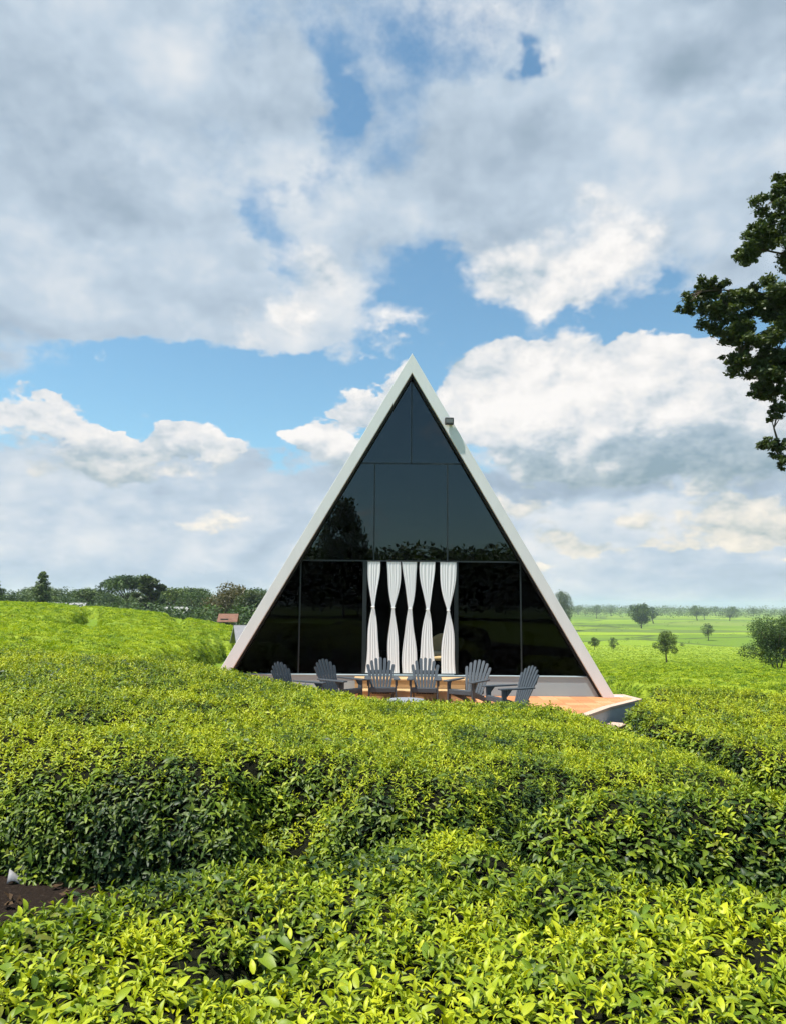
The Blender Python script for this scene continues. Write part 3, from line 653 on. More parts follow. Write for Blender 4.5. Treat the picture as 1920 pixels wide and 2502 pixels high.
# single leaves of the nearest hedge, each an object
LEAFM = []
for i in range(6):
    ln = (0.088, 0.080, 0.070, 0.062, 0.052, 0.042)[i]
    v, f = leaf_geo(ln, ln * 0.42, 4, 0.42, 0.8)
    LEAFM.append(npmesh('leaf', v, f, M_TEA, True, {'age': [0.44 - 0.07 * i] * len(v)}))
fr_poly = [(-3.2, 0.7), (-2.45, 2.15), (-1.52, 2.66), (-0.95, 2.98), (-.54, 3.22), (-.12, 3.6), (.32, 3.9), (.60, 3.75), (.72, 3.1), (1.0, 2.92), (1.32, 2.95), (1.6, 3.16), (2.5, 3.25), (4.2, 3.25), (4.2, .7)]
rl = random.Random(5)
for s_ in range(50):
    yy = rl.uniform(1.75, 2.45); xx = rl.uniform(-0.5, 0.5) * yy
    zz, _d = hedge_surface(fr_poly, np.array([xx]), np.array([yy]), 0.38, 0.045, 11)
    base = Vector((xx, yy, float(zz[0]) + rl.uniform(0.0, 0.03))) - Vector(front.location)
    for i in range(6):
        o = obj('leaf', LEAFM[i], front)
        t_ = i / 5
        o.location = base + Vector((0, 0, 0.085 * (t_ - 0.35)))
        o.rotation_euler = (Matrix.Rotation(i * 2.4 + s_ + rl.uniform(-.4, .4), 3, 'Z') @ Matrix.Rotation(-RAD(6 + 55 * t_ + rl.uniform(-18, 18)), 3, 'Y') @ Matrix.Rotation(rl.uniform(-.4, .4), 3, 'X')).to_euler()
        o.scale = (rl.uniform(.75, 1.05),) * 3

# ------------------------------------------------------------------ triangular building
DECK = -2.26 + CZ
bx_, by_ = 0.46, 18.6
ROOF = empty('triangular_cabin', (bx_, by_, DECK))
tag(ROOF, 'triangular cabin with white edge frame and dark glass front', 'cabin')
SL = 0.5775                                    # half width per metre of height
AO, AI = 8.72, 8.20                            # outer and inner apex heights
DEP = 10.5
def halfo(z): return (AO - z) * SL
def halfi(z): return (AI - z) * SL
for sgn in (-1, 1):
    m = MB(); m.prism([(0, AO), (sgn * halfo(0), 0), (sgn * halfi(0), 0), (0, AI)], 'y', 0.0, 0.14)
    m.build('fascia', M_WHITE, ROOF, 0.004)
    m = MB(); m.prism([(0, AO - .012), (sgn * (halfo(0) - .008), 0.0), (sgn * (halfi(0) + .05), 0.0), (0, AI + .09)], 'y', 0.143, DEP)
    m.build('roof_slab', M_WHITE, ROOF)
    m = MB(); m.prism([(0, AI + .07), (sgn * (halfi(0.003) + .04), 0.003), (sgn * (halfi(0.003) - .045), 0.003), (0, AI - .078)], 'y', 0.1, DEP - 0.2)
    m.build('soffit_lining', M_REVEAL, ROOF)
GY = 0.30                                      # glass plane behind the fascia
AG = AI - 0.085
H1, H2, HS = 5.86, 3.33, 0.48
def hg(z): return (AG - z) * SL
def pane(poly, name='glass_pane', mat=M_GLASS):
    # shrink a little towards the centroid so that joints show
    cx_ = sum(p[0] for p in poly) / len(poly); cz_ = sum(p[1] for p in poly) / len(poly)
    q = []
    for (x, z) in poly:
        dx, dz = x - cx_, z - cz_; k = math.hypot(dx, dz); q.append((x - dx / k * 0.012, z - dz / k * 0.012))
    m = MB(); m.prism(q, 'y', GY, GY + 0.012); return m.build(name, mat, ROOF)
pane([(0, AG), (-hg(H1), H1), (0, H1)]); pane([(0, AG), (0, H1), (hg(H1), H1)])
MX, DX, OX = 0.935, 1.155, 2.79
pane([(-hg(H1), H1), (-MX, H1), (-MX, H2), (-hg(H2), H2)]); pane([(-MX, H1), (MX, H1), (MX, H2), (-MX, H2)]); pane([(MX, H1), (hg(H1), H1), (hg(H2), H2), (MX, H2)])
pane([(-hg(H2), H2), (-OX, H2), (-OX, HS), (-hg(HS), HS)], mat=M_GLASSD); pane([(-OX, H2), (-DX, H2), (-DX, HS), (-OX, HS)], mat=M_GLASSD)
pane([(DX, H2), (OX, H2), (OX, HS), (DX, HS)], mat=M_GLASSD); pane([(OX, H2), (hg(H2), H2), (hg(HS), HS), (OX, HS)], mat=M_GLASSD)
def bar(x0, z0, x1, z1, wd, name='mullion', dy=0.03, mat=M_MULL, yo=0.0):
    m = MB(); m.box(((x0 + x1) / 2, GY + 0.006 + yo, (z0 + z1) / 2), (abs(x1 - x0) + wd, dy, abs(z1 - z0) + wd)); m.build(name, mat, ROOF)
bar(0, H1 + .02, 0, AG - .1, 0.034)
bar(-hg(H1) + .02, H1, hg(H1) - .02, H1, 0.04)
bar(-hg(H2) + .02, H2, hg(H2) - .02, H2, 0.036, yo=0.002)
for s_ in (-1, 1):
    bar(s_ * MX, H2 + .03, s_ * MX, H1 - .03, 0.036, yo=-0.002)
    bar(s_ * OX, HS + .02, s_ * OX, H2 - .03, 0.036, yo=-0.002)
    bar(s_ * (DX + 0.0), HS + .005, s_ * (DX + 0.0), H2 - .055, 0.10, 'door_jamb', 0.07)
# plinth under the glass, either side of the door steps
m = MB(); m.prism([(-halfi(0) + .06, 0.004), (halfi(0) - .06, 0.004), (halfi(HS) - .05, HS - .015), (-halfi(HS) + .05, HS - .015)], 'y', 0.16, 0.46)
m.build('plinth', M_PLINTH, ROOF)
m = MB(); m.box((0, 0.29, HS - 0.003), (2 * halfi(HS) - .14, 0.30, 0.022)); m.build('sill', M_PLINTH, ROOF)
# inside: floor, rear wall
m = MB(); m.box((0, 5.4, HS - 0.06), (2 * halfi(HS) - .3, 9.8, 0.1)); m.build('interior_floor', M_INT, ROOF)
m = MB(); m.prism([(0, AI + .05), (-halfi(0), 0.01), (halfi(0), 0.01)], 'y', DEP - .19, DEP - .05); m.build('rear_wall', M_INT, ROOF)

# wooden steps up to the open door
st = empty('wooden_steps', (bx_ + 0.02, by_ - 0.02, DECK)); tag(st, 'tan wooden steps at the open doorway behind the chairs', 'steps')
for k, (zt, y0, y1, hw) in enumerate(((0.455, -.52, 0.12, 1.38), (0.235, -.98, -.53, 1.42))):
    nb = 4 if k == 0 else 3; wd = (y1 - y0) / nb
    for b in range(nb):
        m = MB(); m.box((0, y0 + wd * (b + .5), zt - .018), (2 * hw, wd - .008, .036)); m.build('plank', M_WOOD, st, 0.003)
    m = MB(); m.box((0, y0 + .03, (zt - .04) / 2 + .002), (2 * hw - .06, .024, zt - .044)); m.build('riser', M_WOOD, st)
    for s_ in (-1, 0, 1):
        m = MB(); m.box((s_ * (hw - .05), (y0 + y1) / 2 + .03, (zt - .04) / 2 + .001), (.04, y1 - y0 - .08, zt - .046)); m.build('support', M_WOOD, st)

# curtains, each tied in at its middle
CUR = [(-.93, .31, .33, 'leftmost of the five white tied curtains, beside the door frame'), (-.43, .36, .29, 'second white tied curtain from the left door frame'),
       (-.015, .36, .36, 'middle one of the five white tied curtains'), (.42, .38, .36, 'fourth white tied curtain, left of the beige chair inside'), (.945, .43, .36, 'rightmost of the five white tied curtains, beside the door frame')]
rc = random.Random(3)
for k, (cx_, wt, wb, lab) in enumerate(CUR):
    root = empty('curtain', (bx_ + cx_, by_ + 0.20, DECK + HS + .02)); tag(root, lab, 'curtain', 'white curtains in the doorway')
    zt, zw, zb = H2 - HS - .04, 2.165 - HS - .02 - 0.035 * k * .5, 0.03
    nu, nv = 40, 48; vs = []
    sway = rc.uniform(-.02, .02); npl = 4 + (k % 3)
    for j in range(nv + 1):
        t_ = j / nv; z = zb + (zt - zb) * t_
        if z > zw:
            q = (z - zw) / (zt - zw); hw = 0.035 + (wt / 2 - 0.035) * (math.sin(q * math.pi / 2) ** 0.95)
        else:
            q = (zw - z) / (zw - zb); hw = 0.035 + (wb / 2 - 0.035) * (math.sin(min(1, q * 1.12) * math.pi / 2) ** 0.92)
        amp = 0.0012 + 0.0022 * min(1, abs(z - zw) / 0.5)
        for i in range(nu + 1):
            u = i / nu * 2 - 1
            ph = u * npl * math.pi / 1.0 + 1.1 * math.sin(2.3 * u + k * 1.9) + 0.7 * math.sin(5.1 * u - k) + k * 1.3 + 0.4 * math.sin(z * 1.7 + k)
            vs.append((u * hw + sway * q + 0.012 * math.sin(z * 5 + k * 2 + u) * abs(u) + 0.01 * math.sin(z * 3 + k), amp * math.sin(ph) + 0.0006 * math.sin(ph * 2.3 + z), z))
    fs = np.array([(j * (nu + 1) + i, j * (nu + 1) + i + 1, (j + 1) * (nu + 1) + i + 1, (j + 1) * (nu + 1) + i) for j in range(nv) for i in range(nu)])
    obj('drape', npmesh('drape', vs, fs, M_CURT, True), root)
    m = MB(); m.tube([(0.01 * math.sin(zw * 3 + k) + .042 * math.cos(t_), .03 * math.sin(t_), zw) for t_ in np.linspace(0, 2 * math.pi, 17)], [.011] * 17, 6, False); m.build('tie', M_CURT, root, 0, True)
    m = MB(); m.tube([(-wt / 2 - .02, 0, zt + .005), (wt / 2 + .02, 0, zt + .005)], [.011, .011], 8); m.build('rod', M_MULL, root)

# rattan chair just inside the doorway
rt = empty('rattan_chair', (bx_ + .80, by_ + .95, DECK + HS - .01), RAD(-15)); tag(rt, 'beige woven armchair inside the dark doorway, between the last two curtains', 'armchair')
m = MB()
m.tube([(0.36 * math.cos(t_), 0.30 * math.sin(t_), .40) for t_ in np.linspace(0, 2 * math.pi, 21)], [.06] * 21, 8, False); m.prism([(0.34 * math.cos(t_), 0.28 * math.sin(t_)) for t_ in np.linspace(0, 2 * math.pi, 20, endpoint=False)], 'z', .36, .43)
m.build('seat', M_RATTAN, rt, 0, True)
vs = []; nu, nv = 20, 8
for j in range(nv + 1):
    for i in range(nu + 1):
        t_ = math.pi * (i / nu); h_ = .43 + (.52 * math.sin(t_) ** .7 + .06) * j / nv
        vs.append((.37 * math.cos(t_), .31 * math.sin(t_) * (1 + .1 * j / nv) + .02, h_))
fs = np.array([(j * (nu + 1) + i, j * (nu + 1) + i + 1, (j + 1) * (nu + 1) + i + 1, (j + 1) * (nu + 1) + i) for j in range(nv) for i in range(nu)])
o = obj('backrest', npmesh('backrest', vs, fs, M_RATTAN, True), rt); o.modifiers.new('thickness', 'SOLIDIFY').thickness = 0.035
for i in range(4):
    t_ = math.pi / 4 + i * math.pi / 2; m = MB(); m.tube([(.29 * math.cos(t_), .24 * math.sin(t_), .38), (.33 * math.cos(t_), .28 * math.sin(t_), 0.005)], [.024, .018], 8); m.build('leg', M_RATTAN, rt)
m = MB(); m.box((0, -.02, .50), (.5, .44, .13)); m.build('cushion', simple('beige_cushion', (.55, .45, .29), .9, .1, .1, 20), rt, 0.04, True)

# floodlight on the right-hand fascia
fl_ = empty('floodlight', (bx_ + .955, by_ - .005, DECK + 6.90)); tag(fl_, 'small square dark floodlight fixed on the white frame edge', 'floodlight')
m = MB(); m.box((0, -.075, 0), (.23, .07, .19)); hs0 = m.build('housing', M_LAMP, fl_, 0.018)
m = MB(); m.box((0, -.113, .0), (.17, .006, .10)); m.build('lens', M_LENS, hs0, 0.002)
m = MB(); m.box((0, -.02, 0), (.06, .05, .05)); m.build('bracket', M_LAMP, fl_)
for k in range(5):
    m = MB(); m.box((-.08 + k * .04, -.033, 0), (.008, .016, .15)); m.build('fin', M_LAMP, hs0)

# terrace in front of the cabin: terracotta tiles, pale stone edge
DP = [(-5.6, 19.3), (-5.3, 17.2), (-4.0, 15.4), (-1.6, 14.25), (1.9, 14.2), (3.9, 15.5), (4.89, 17.0), (6.06, 18.42), (5.9, 19.3)]
dk = empty('terrace', (0.4, 16.8, DECK)); tag(dk, 'orange tiled terrace with pale stone edge in front of the cabin', 'terrace')
ox, oy = 0.4, 16.8
loc = [(x - ox, y - oy) for x, y in DP]
m = MB(); m.prism(loc, 'z', -1.0, -0.062); m.build('base', M_DKSIDE, dk)
def inset(poly, d_):
    n_ = len(poly); out = []
    for i in range(n_):
        p0, p1, p2 = Vector(poly[i - 1]), Vector(poly[i]), Vector(poly[(i + 1) % n_])
        a_ = (p1 - p0).normalized(); b_ = (p2 - p1).normalized()
        n0 = Vector((-a_.y, a_.x)); n1_ = Vector((-b_.y, b_.x)); bi = (n0 + n1_).normalized()
        out.append(tuple(p1 + bi * d_ / max(.3, bi.dot(n0))))
    return out
outp, inp = inset(loc, -0.03), inset(loc, 0.15)
nP = len(loc)
for i in range(nP):
    j = (i + 1) % nP
    m = MB(); m.prism([outp[i], outp[j], inp[j], inp[i]], 'z', -0.06, 0.0); m.build('edge_stone', M_EDGE, dk, 0.004)
m = MB(); m.prism(inp, 'z', -0.058, -0.012); m.build('mortar_bed', M_DKSIDE, dk)
TS = 0.40; tile_me = {}
ipoly = inset(inp, 0.004)
def clip_poly(poly, x0, x1, y0, y1):
    for ax, lim, sg in ((0, x0, 1), (0, x1, -1), (1, y0, 1), (1, y1, -1)):
        out = []
        for i in range(len(poly)):
            p, q = poly[i - 1], poly[i]; ip, iq = sg * (p[ax] - lim) >= 0, sg * (q[ax] - lim) >= 0
            if ip != iq:
                t_ = (lim - p[ax]) / (q[ax] - p[ax]); out.append((p[0] + t_ * (q[0] - p[0]), p[1] + t_ * (q[1] - p[1])))
            if iq: out.append(q)
        poly = out
        if len(poly) < 3: return []
    return poly
rt_ = random.Random(9)
mt = [simple('terracotta_%s' % w_, c_, .6, .35, .1, 4, .1, 60) for w_, c_ in (('warm', (.54, .24, .10)), ('deep', (.47, .20, .085)), ('pale', (.58, .285, .135)))]
sq = [MB().prism([(.003, .003), (TS - .003, .003), (TS - .003, TS - .003), (.003, TS - .003)], 'z', -.0118, .002).mesh('tile', m_) for m_ in mt]
for ix in range(-16, 16):
    for iy in range(-8, 8):
        x0, y0 = ix * TS, iy * TS
        if oy + y0 > 18.55 or oy + y0 < 14.6: continue
        c = clip_poly(ipoly, x0 + .003, x0 + TS - .003, y0 + .003, y0 + TS - .003)
        if len(c) < 3: continue
        ar_ = abs(sum(c[i - 1][0] * c[i][1] - c[i][0] * c[i - 1][1] for i in range(len(c)))) / 2
        if ar_ < .004: continue
        k = rt_.randrange(3)
        if ar_ > (TS - .0065) ** 2 - 1e-4:
            o = obj('tile', sq[k], dk); o.location = (x0, y0, -.002 + rt_.uniform(-.001, .001))
        else:
            MB().prism(c, 'z', -.0118, 0.0).build('tile', mt[k], dk)
# low pale step along the angled edge
m = MB(); m.prism([(3.2 - ox, 15.35 - oy), (4.05 - ox, 14.95 - oy), (5.15 - ox, 16.6 - oy), (4.75 - ox, 16.85 - oy)], 'z', -1.0, -.30); m.build('lower_step', M_EDGE, dk, 0.01)

# ------------------------------------------------------------------ fan-backed garden chairs
def make_chair():
    """facing -Y, feet on z=0"""
    P_ = []
    def part(nm, mb, bev=0.004): P_.append((nm, mb.mesh(nm, M_CHAIR, bev)))
    tilt = RAD(24); n_ = 7
    for i in range(n_):
        u = i - (n_ - 1) / 2
        a_ = RAD(u * 3.6); ht = 0.84 - 0.017 * u * u
        rot = Matrix.Rotation(-tilt, 3, 'X') @ Matrix.Rotation(a_, 3, 'Y')
        # tapering slat with rounded head, local z up
        prof = [(-.025, 0), (.025, 0), (.036, ht - .04), (.027, ht - .012), (0, ht), (-.027, ht - .012), (-.036, ht - .04)]
        mb = MB(); mb.prism(prof, 'y', -.010, .010)
        b0 = Vector((u * .056, .22, .20)); mb.v = [tuple(rot @ Vector(v) + b0) for v in mb.v]
        part('back_slat', mb, 0.002)
    for zz, ww, yy in ((.30, .46, .285), (.66, .58, .445)):
        mb = MB(); mb.box((0, yy, zz), (ww, .026, .07), Matrix.Rotation(-tilt, 3, 'X')); part('back_brace', mb)
    for i in range(6):
        t_ = i / 5; y = -.33 + .53 * t_; z = .385 - .15 * t_
        mb = MB(); mb.box((0, y, z), (.54, .088, .022), Matrix.Rotation(RAD(-15.5), 3, 'X')); part('seat_slat', mb)
    mb = MB(); mb.box((0, -.375, .345), (.54, .022, .09)); part('apron', mb)
    for s in (-1, 1):
        mb = MB(); mb.box((s * .295, -.33, .275), (.034, .11, .55)); part('front_leg', mb)
        mb = MB(); mb.prism([(-.36, .30), (-.36, .39), (.30, .205), (.58, .07), (.58, 0), (.48, 0), (.20, .13)], 'x', s * .262 - .014, s * .262 + .014); part('rear_leg', mb)
        mb = MB(); mb.prism([(s * .235, -.44), (s * .37, -.45), (s * .385, -.38), (s * .385, .05), (s * .345, .38), (s * .29, .38), (s * .245, .02)], 'z', .552, .578); part('armrest', mb)
        mb = MB(); mb.prism([(-.28, .42), (-.28, .55), (-.16, .55)], 'x', s * .322 - .012, s * .322 + .012); part('arm_bracket', mb, 0.002)
    return P_
CH = make_chair()
CHAIRS = [(-1.92, 15.75, 62, 'leftmost grey fan-back chair, half hidden behind the tea hedge'),
          (-1.12, 16.6, 50, 'grey fan-back chair turned sideways, second from the left'),
          (-0.22, 17.02, 4, 'grey fan-back chair facing forward, left of the two before the steps'),
          (0.74, 17.02, -4, 'grey fan-back chair facing forward, right of the two before the steps'),
          (1.68, 16.62, -34, 'grey fan-back chair angled inward, between forward-facing chair and rightmost chair'),
          (2.40, 15.35, -66, 'rightmost grey fan-back chair, side on, by the open orange tiles')]
for (x, y, rz, lab) in CHAIRS:
    c = empty('garden_chair', (x, y, DECK + .001), RAD(rz)); tag(c, lab, 'chair', 'grey garden chairs on the terrace')
    c.scale = (1.0, 1.0, 1.04)
    for nm, me_ in CH: obj(nm, me_, c)
tb = empty('low_table', (0.30, 15.55, DECK + .001)); tag(tb, 'low pale round table among the grey chairs', 'table')
circ = lambda r_, n_=40: [(r_ * math.cos(2 * math.pi * k / n_), r_ * math.sin(2 * math.pi * k / n_)) for k in range(n_)]
m = MB(); m.prism(circ(.39), 'z', .26, .295); m.build('table_top', M_TABLE, tb, 0.006)
m = MB(); m.prism(circ(.33), 'z', .235, .2595); m.build('rim', M_TABLE, tb)
for k in range(3):
    t_ = k * 2.094 + .4; m = MB(); m.tube([(.25 * math.cos(t_), .25 * math.sin(t_), .25), (.32 * math.cos(t_), .32 * math.sin(t_), 0)], [.03, .024], 10); m.build('leg', M_TABLE, tb)

# ------------------------------------------------------------------ trees
def leaf_cloud(centers, radii, n, size, seed, flat=0.75, droop=0.0, shell=0.55):
    """n small leaves in clumps; returns a mesh with per-leaf age"""
    r_ = np.random.default_rng(seed); centers = np.asarray(centers, float); radii = np.asarray(radii, float)
    wgt = radii ** 2; k = r_.choice(len(centers), n, p=wgt / wgt.sum())
    d = r_.normal(size=(n, 3)); d /= np.linalg.norm(d, axis=1, keepdims=True)
    rad = radii[k] * (shell + (1 - shell) * r_.random(n)) * r_.uniform(.75, 1.1, n)
    P_ = centers[k] + d * rad[:, None] * np.array([1, 1, flat])
    a_ = r_.normal(size=(n, 3)) + np.array([0, 0, 0.0]); a_[:, 2] *= .6; a_[:, 2] -= droop; a_ /= np.linalg.norm(a_, axis=1, keepdims=True)
    b_ = np.cross(a_, r_.normal(size=(n, 3)) + np.array([0, 0, 1.6])); b_ /= np.linalg.norm(b_, axis=1, keepdims=True)
    s_ = size * r_.uniform(.6, 1.4, (n, 1)); A2, B2 = a_ * s_, b_ * s_ * .48
    V_ = np.stack([P_ - A2 * .5, P_ + B2 * .5 - A2 * .05, P_ + A2 * .5, P_ - B2 * .5 - A2 * .05], 1).reshape(-1, 3)
    F_ = np.arange(4 * n).reshape(n, 4)
    cv_ = r_.uniform(-.16, .16, len(centers))
    age = np.clip(.5 + cv_[k] + r_.normal(0, .16, n), 0, 1)
    return V_, F_, np.repeat(age, 4)
def tree_parts(seed, H, shape, nleaf, lsize, mat=M_FARL, trunk_r=None):
    """trunk with limbs, and a crown of leaf clumps at the limb ends; base at origin"""
    r_ = random.Random(seed); tr = trunk_r or H * .022; mb = MB(); cs, rs = [], []
    if shape == 'conifer':
        mb.tube([(0, 0, -.3), (r_.uniform(-.1, .1), 0, H * .5), (0, 0, H * .97)], [tr, tr * .7, tr * .15], 7)
        for i in range(34):
            t_ = .16 + .82 * i / 33; ph = i * 2.4 + r_.uniform(-.4, .4); L_ = H * .25 * (1 - t_) ** .8 * r_.uniform(.7, 1.25) + H * .015
            tip = (L_ * math.cos(ph), L_ * math.sin(ph), H * (t_ + .01)); mb.tube([(0, 0, H * t_), tip], [tr * .25, tr * .07], 4)
            for q in (.45, .95): cs.append((tip[0] * q, tip[1] * q, tip[2])); rs.append(H * (.05 + .045 * (1 - t_)))
    else:
        cb, cw, ct, nl = {'round': (.28, .42, 1.0, 22), 'umbrella': (.62, .62, 1.0, 20), 'tall': (.22, .24, 1.0, 22), 'multi': (.30, .62, 1.0, 26), 'lollipop': (.40, .38, 1.0, 18), 'broad': (.2, .62, 1.0, 30)}[shape]
        stems = 3 if shape == 'multi' else 1
        tops = []
        for s in range(stems):
            ph = s * 2.1 + r_.random(); lean = .16 * H if stems > 1 else .03 * H
            top = Vector((lean * math.cos(ph), lean * math.sin(ph), H * (cb + .25 * (1 - cb))))
            bend = top * .5 + Vector((r_.uniform(-.03, .03) * H, r_.uniform(-.03, .03) * H, 0)); k = .7 if stems > 1 else 1
            mb.tube([(0, 0, -.3), (bend.x * .4, bend.y * .4, bend.z * .5), tuple(bend), tuple(top)], [tr * 1.25 * k, tr * k, tr * .85 * k, tr * .6 * k], 8); tops.append(top)
        for i in range(nl):
            st_ = tops[i % stems]; ph = i * 2.4 + r_.uniform(-.5, .5); u = (i + .5) / nl
            zc_ = H * (cb + (ct - cb) * (.10 + .82 * u)); prof = math.sin(math.pi * (.18 + .74 * u)) ** .7 if shape != 'umbrella' else (1 - .55 * u)
            rad = H * cw * prof * r_.uniform(.45, .98) * (.86 if i % 4 else .3)
            c = Vector((st_.x * .6 + rad * math.cos(ph), st_.y * .6 + rad * math.sin(ph), zc_))
            if shape == 'umbrella': c.z = H * (.80 + .16 * (1 - (rad / (H * cw)) ** 2) + r_.uniform(-.03, .03))
            mid = (st_ + c) / 2 + Vector((0, 0, -.04 * H)); mb.tube([tuple(st_ - Vector((0, 0, .12 * H * r_.random()))), tuple(mid), tuple(c)], [tr * .42, tr * .26, tr * .08], 5)
            cs.append(tuple(c)); rs.append(H * cw * r_.uniform(.24, .40))
    V_, F_, ag = leaf_cloud(cs, rs, nleaf, lsize, seed, .5 if shape == 'umbrella' else .8)
    return mb.mesh('trunk', M_BARK, 0, True), npmesh('crown', V_, F_, mat, False, {'age': ag})
_tv = {}
def tree(x, y, H, shape, label, seed=0, group=None, name='tree', nleaf=2600, lsize=None, share=True, base=None, width=1.0, cat='tree', mat=M_FARL):
    key = (shape, seed if not share else seed % 3, mat.name, nleaf)
    if key not in _tv: _tv[key] = tree_parts(hash(shape) % 7 + seed * 13 + 3 if False else len(shape) * 7 + seed * 13, 10.0, shape, nleaf, lsize or .42, mat)
    t_ = empty(name, (x, y, g1(x, y) - .05 if base is None else base), (seed * 1.7) % 6.28); s_ = H / 10.0; t_.scale = (s_ * width, s_ * width, s_)
    tag(t_, label, cat, group)
    obj('trunk', _tv[key][0], t_); obj('crown', _tv[key][1], t_)
    return t_

def top_h(x, y, dis): return dis * 0.0006325 * math.hypot(x, y) + CZ - g1(x, y)     # height that reaches dis units over eye level
# trees standing out in the valley to the right
tree(23.6, 46, 3.9, 'multi', 'grey-green bushy tree with several pale stems at the right edge', 1, nleaf=24000, lsize=.25, share=False)
tree(33.6, 92, 4.6, 'lollipop', 'lone round-topped dark tree on a bare trunk in the bright field', 2, nleaf=7000, lsize=.30, share=False)
tree(156.4, 470, 15.0, 'broad', 'wide dark dome-shaped tree in the far valley, biggest there', 3, nleaf=9000, lsize=.5, share=False)
tree(45.8, 170, 3.6, 'lollipop', 'small tree, left of a pair near the white frame, in far field', 4, nleaf=4000, share=False)
tree(50.8, 172, 3.5, 'round', 'small loose tree, right one of a pair in the far field', 5, nleaf=2400, share=False)
tree(91.0, 400, top_h(91, 400, 27), 'broad', 'dark tree half hidden behind the right white frame edge', 6, nleaf=8000, share=False, mat=M_TREE, width=.55)
tree(73.9, 205, 2.6, 'round', 'tiny dark tree just beyond the lone round-topped tree', 7, nleaf=2000, share=False)
tree(79.2, 205, 1.6, 'broad', 'low dark shrub lying flat in the pale far field', 8, nleaf=2600, share=False)
tree(113.9, 270, 6.4, 'round', 'pale hazy tree in the middle of the far valley', 9, nleaf=2600, share=False)
# trees behind the left crest
def ltree(x, y, dis, shape, label, seed, **kw): return tree(x, y, top_h(x, y, dis), shape, label, seed, share=False, **kw)
ltree(-48.9, 104, 53, 'conifer', 'dark pointed evergreen rising above the left tree line', 1, nleaf=7000, lsize=.36)
ltree(-60.4, 112, 46, 'tall', 'dark tree cut off by the left edge of the picture', 3, nleaf=5000)
ltree(-34.9, 108, 54, 'tall', 'tall dark brownish tree standing highest over the middle of the left tree line', 2, nleaf=9000, mat=M_TREE, width=1.3)
ltree(-44.3, 124, 44, 'umbrella', 'flat-topped umbrella tree in the left tree line', 4, nleaf=7000)
ltree(-22.3, 106, 34, 'broad', 'dark dense tree closest to the left white frame edge', 5, nleaf=9000, mat=M_TREE)
ltree(-18.7, 100, 24, 'round', 'smaller dark tree touching the left white frame edge', 6, nleaf=6000, mat=M_TREE)
rt2 = random.Random(21)
def where_left(azd):
    for lim, w_ in ((-25.6, 'left of the pointed evergreen'), (-20.2, 'between the pointed evergreen and the umbrella tree'), (-17.8, 'between the umbrella tree and the tall brownish tree'), (-12.8, 'between the tall brownish tree and the dark dense tree')):
        if azd < lim: return w_
    return 'close to the left white frame edge'
ADJ = {'round': 'rounded', 'broad': 'wide bushy', 'umbrella': 'flat-topped', 'tall': 'slender upright', 'lollipop': 'round-headed'}
for i in range(40):
    d_ = rt2.uniform(100, 185); azd = -30.5 + 23 * (i + rt2.uniform(-.4, .4)) / 39; az_ = RAD(azd); sp_ = rt2.choice(['round', 'broad', 'broad', 'round', 'umbrella'])
    x, y = d_ * math.sin(az_), d_ * math.cos(az_); dis = rt2.uniform(9, 23)
    tree(x, y, top_h(x, y, dis), sp_, '%s %s tree %s' % ('hazy' if d_ > 140 else 'green', ADJ[sp_], where_left(azd)), i, group='trees in the left tree line', width=rt2.uniform(.9, 1.25), nleaf=3600)
for i in range(17):
    d_ = rt2.uniform(500, 1500); azd = 11 + 19 * rt2.random(); az_ = RAD(azd); sp_ = rt2.choice(['round', 'broad', 'tall', 'round'])
    x, y = d_ * math.sin(az_), d_ * math.cos(az_); dis = rt2.uniform(-5, 4)
    tree(x, y, max(5, top_h(x, y, dis)), sp_, 'bluish %s far tree on the skyline %s' % (ADJ[sp_], 'left of the dome-shaped tree' if azd < 17.5 else 'between dome-shaped tree and pale hazy tree' if azd < 22.5 else 'toward the right picture edge'), i, group='trees on the far right skyline', width=rt2.uniform(1.0, 1.8), nleaf=2000)

# distant woods, far too many trees to count
def woods(name, label, a0, a1, r0, r1, n, d0, d1, seed, per=220, wide=(.35, .6), mat=M_FARL):
    r_ = np.random.default_rng(seed); az_ = np.radians(r_.uniform(a0, a1, n)); rd = np.exp(r_.uniform(math.log(r0), math.log(r1), n))
    x, y = rd * np.sin(az_), rd * np.cos(az_); z = G(x, y); h = np.maximum(r_.uniform(d0, d1, n) * .0006325 * rd + CZ - z, 2.5); Vs, Fs, Ag = [], [], []; b = 0
    for i in range(n):
        nc = 9; ph = r_.uniform(0, 6.28, nc); q = r_.random(nc); w_ = h[i] * r_.uniform(*wide)
        cs = np.stack([x[i] + w_ * np.sqrt(q) * np.cos(ph), y[i] + w_ * np.sqrt(q) * np.sin(ph), z[i] + h[i] * (.25 + .55 * r_.random(nc))], -1)
        v, f, ag = leaf_cloud(cs, np.full(nc, h[i] * .26), per, h[i] * .085, seed * 1000 + i)
        Vs.append(v); Fs.append(f + b); Ag.append(ag); b += len(v)
    o = obj(name, npmesh(name, np.vstack(Vs), np.vstack(Fs), mat, False, {'age': np.concatenate(Ag)})); tag(o, label, kind='stuff'); return o
woods('left_woods', 'hazy blue-green woods filling the skyline behind the left tree line', -33, -3, 190, 700, 230, 8, 21, 31)
woods('left_undergrowth', 'dense green scrub under the left tree line', -32, -5, 92, 135, 150, -6, 8, 32, 200)
woods('right_woods', 'pale blue strip of woods on the far skyline at right', 6, 34, 800, 2400, 520, -5, 4, 33, 110, (.5, 1.1), M_TREE)
woods('valley_scrub', 'low dark shrubs strewn along the plot edges of the far right valley', 9, 33, 215, 800, 60, -300, -290, 35, 120, (.5, 1.5))
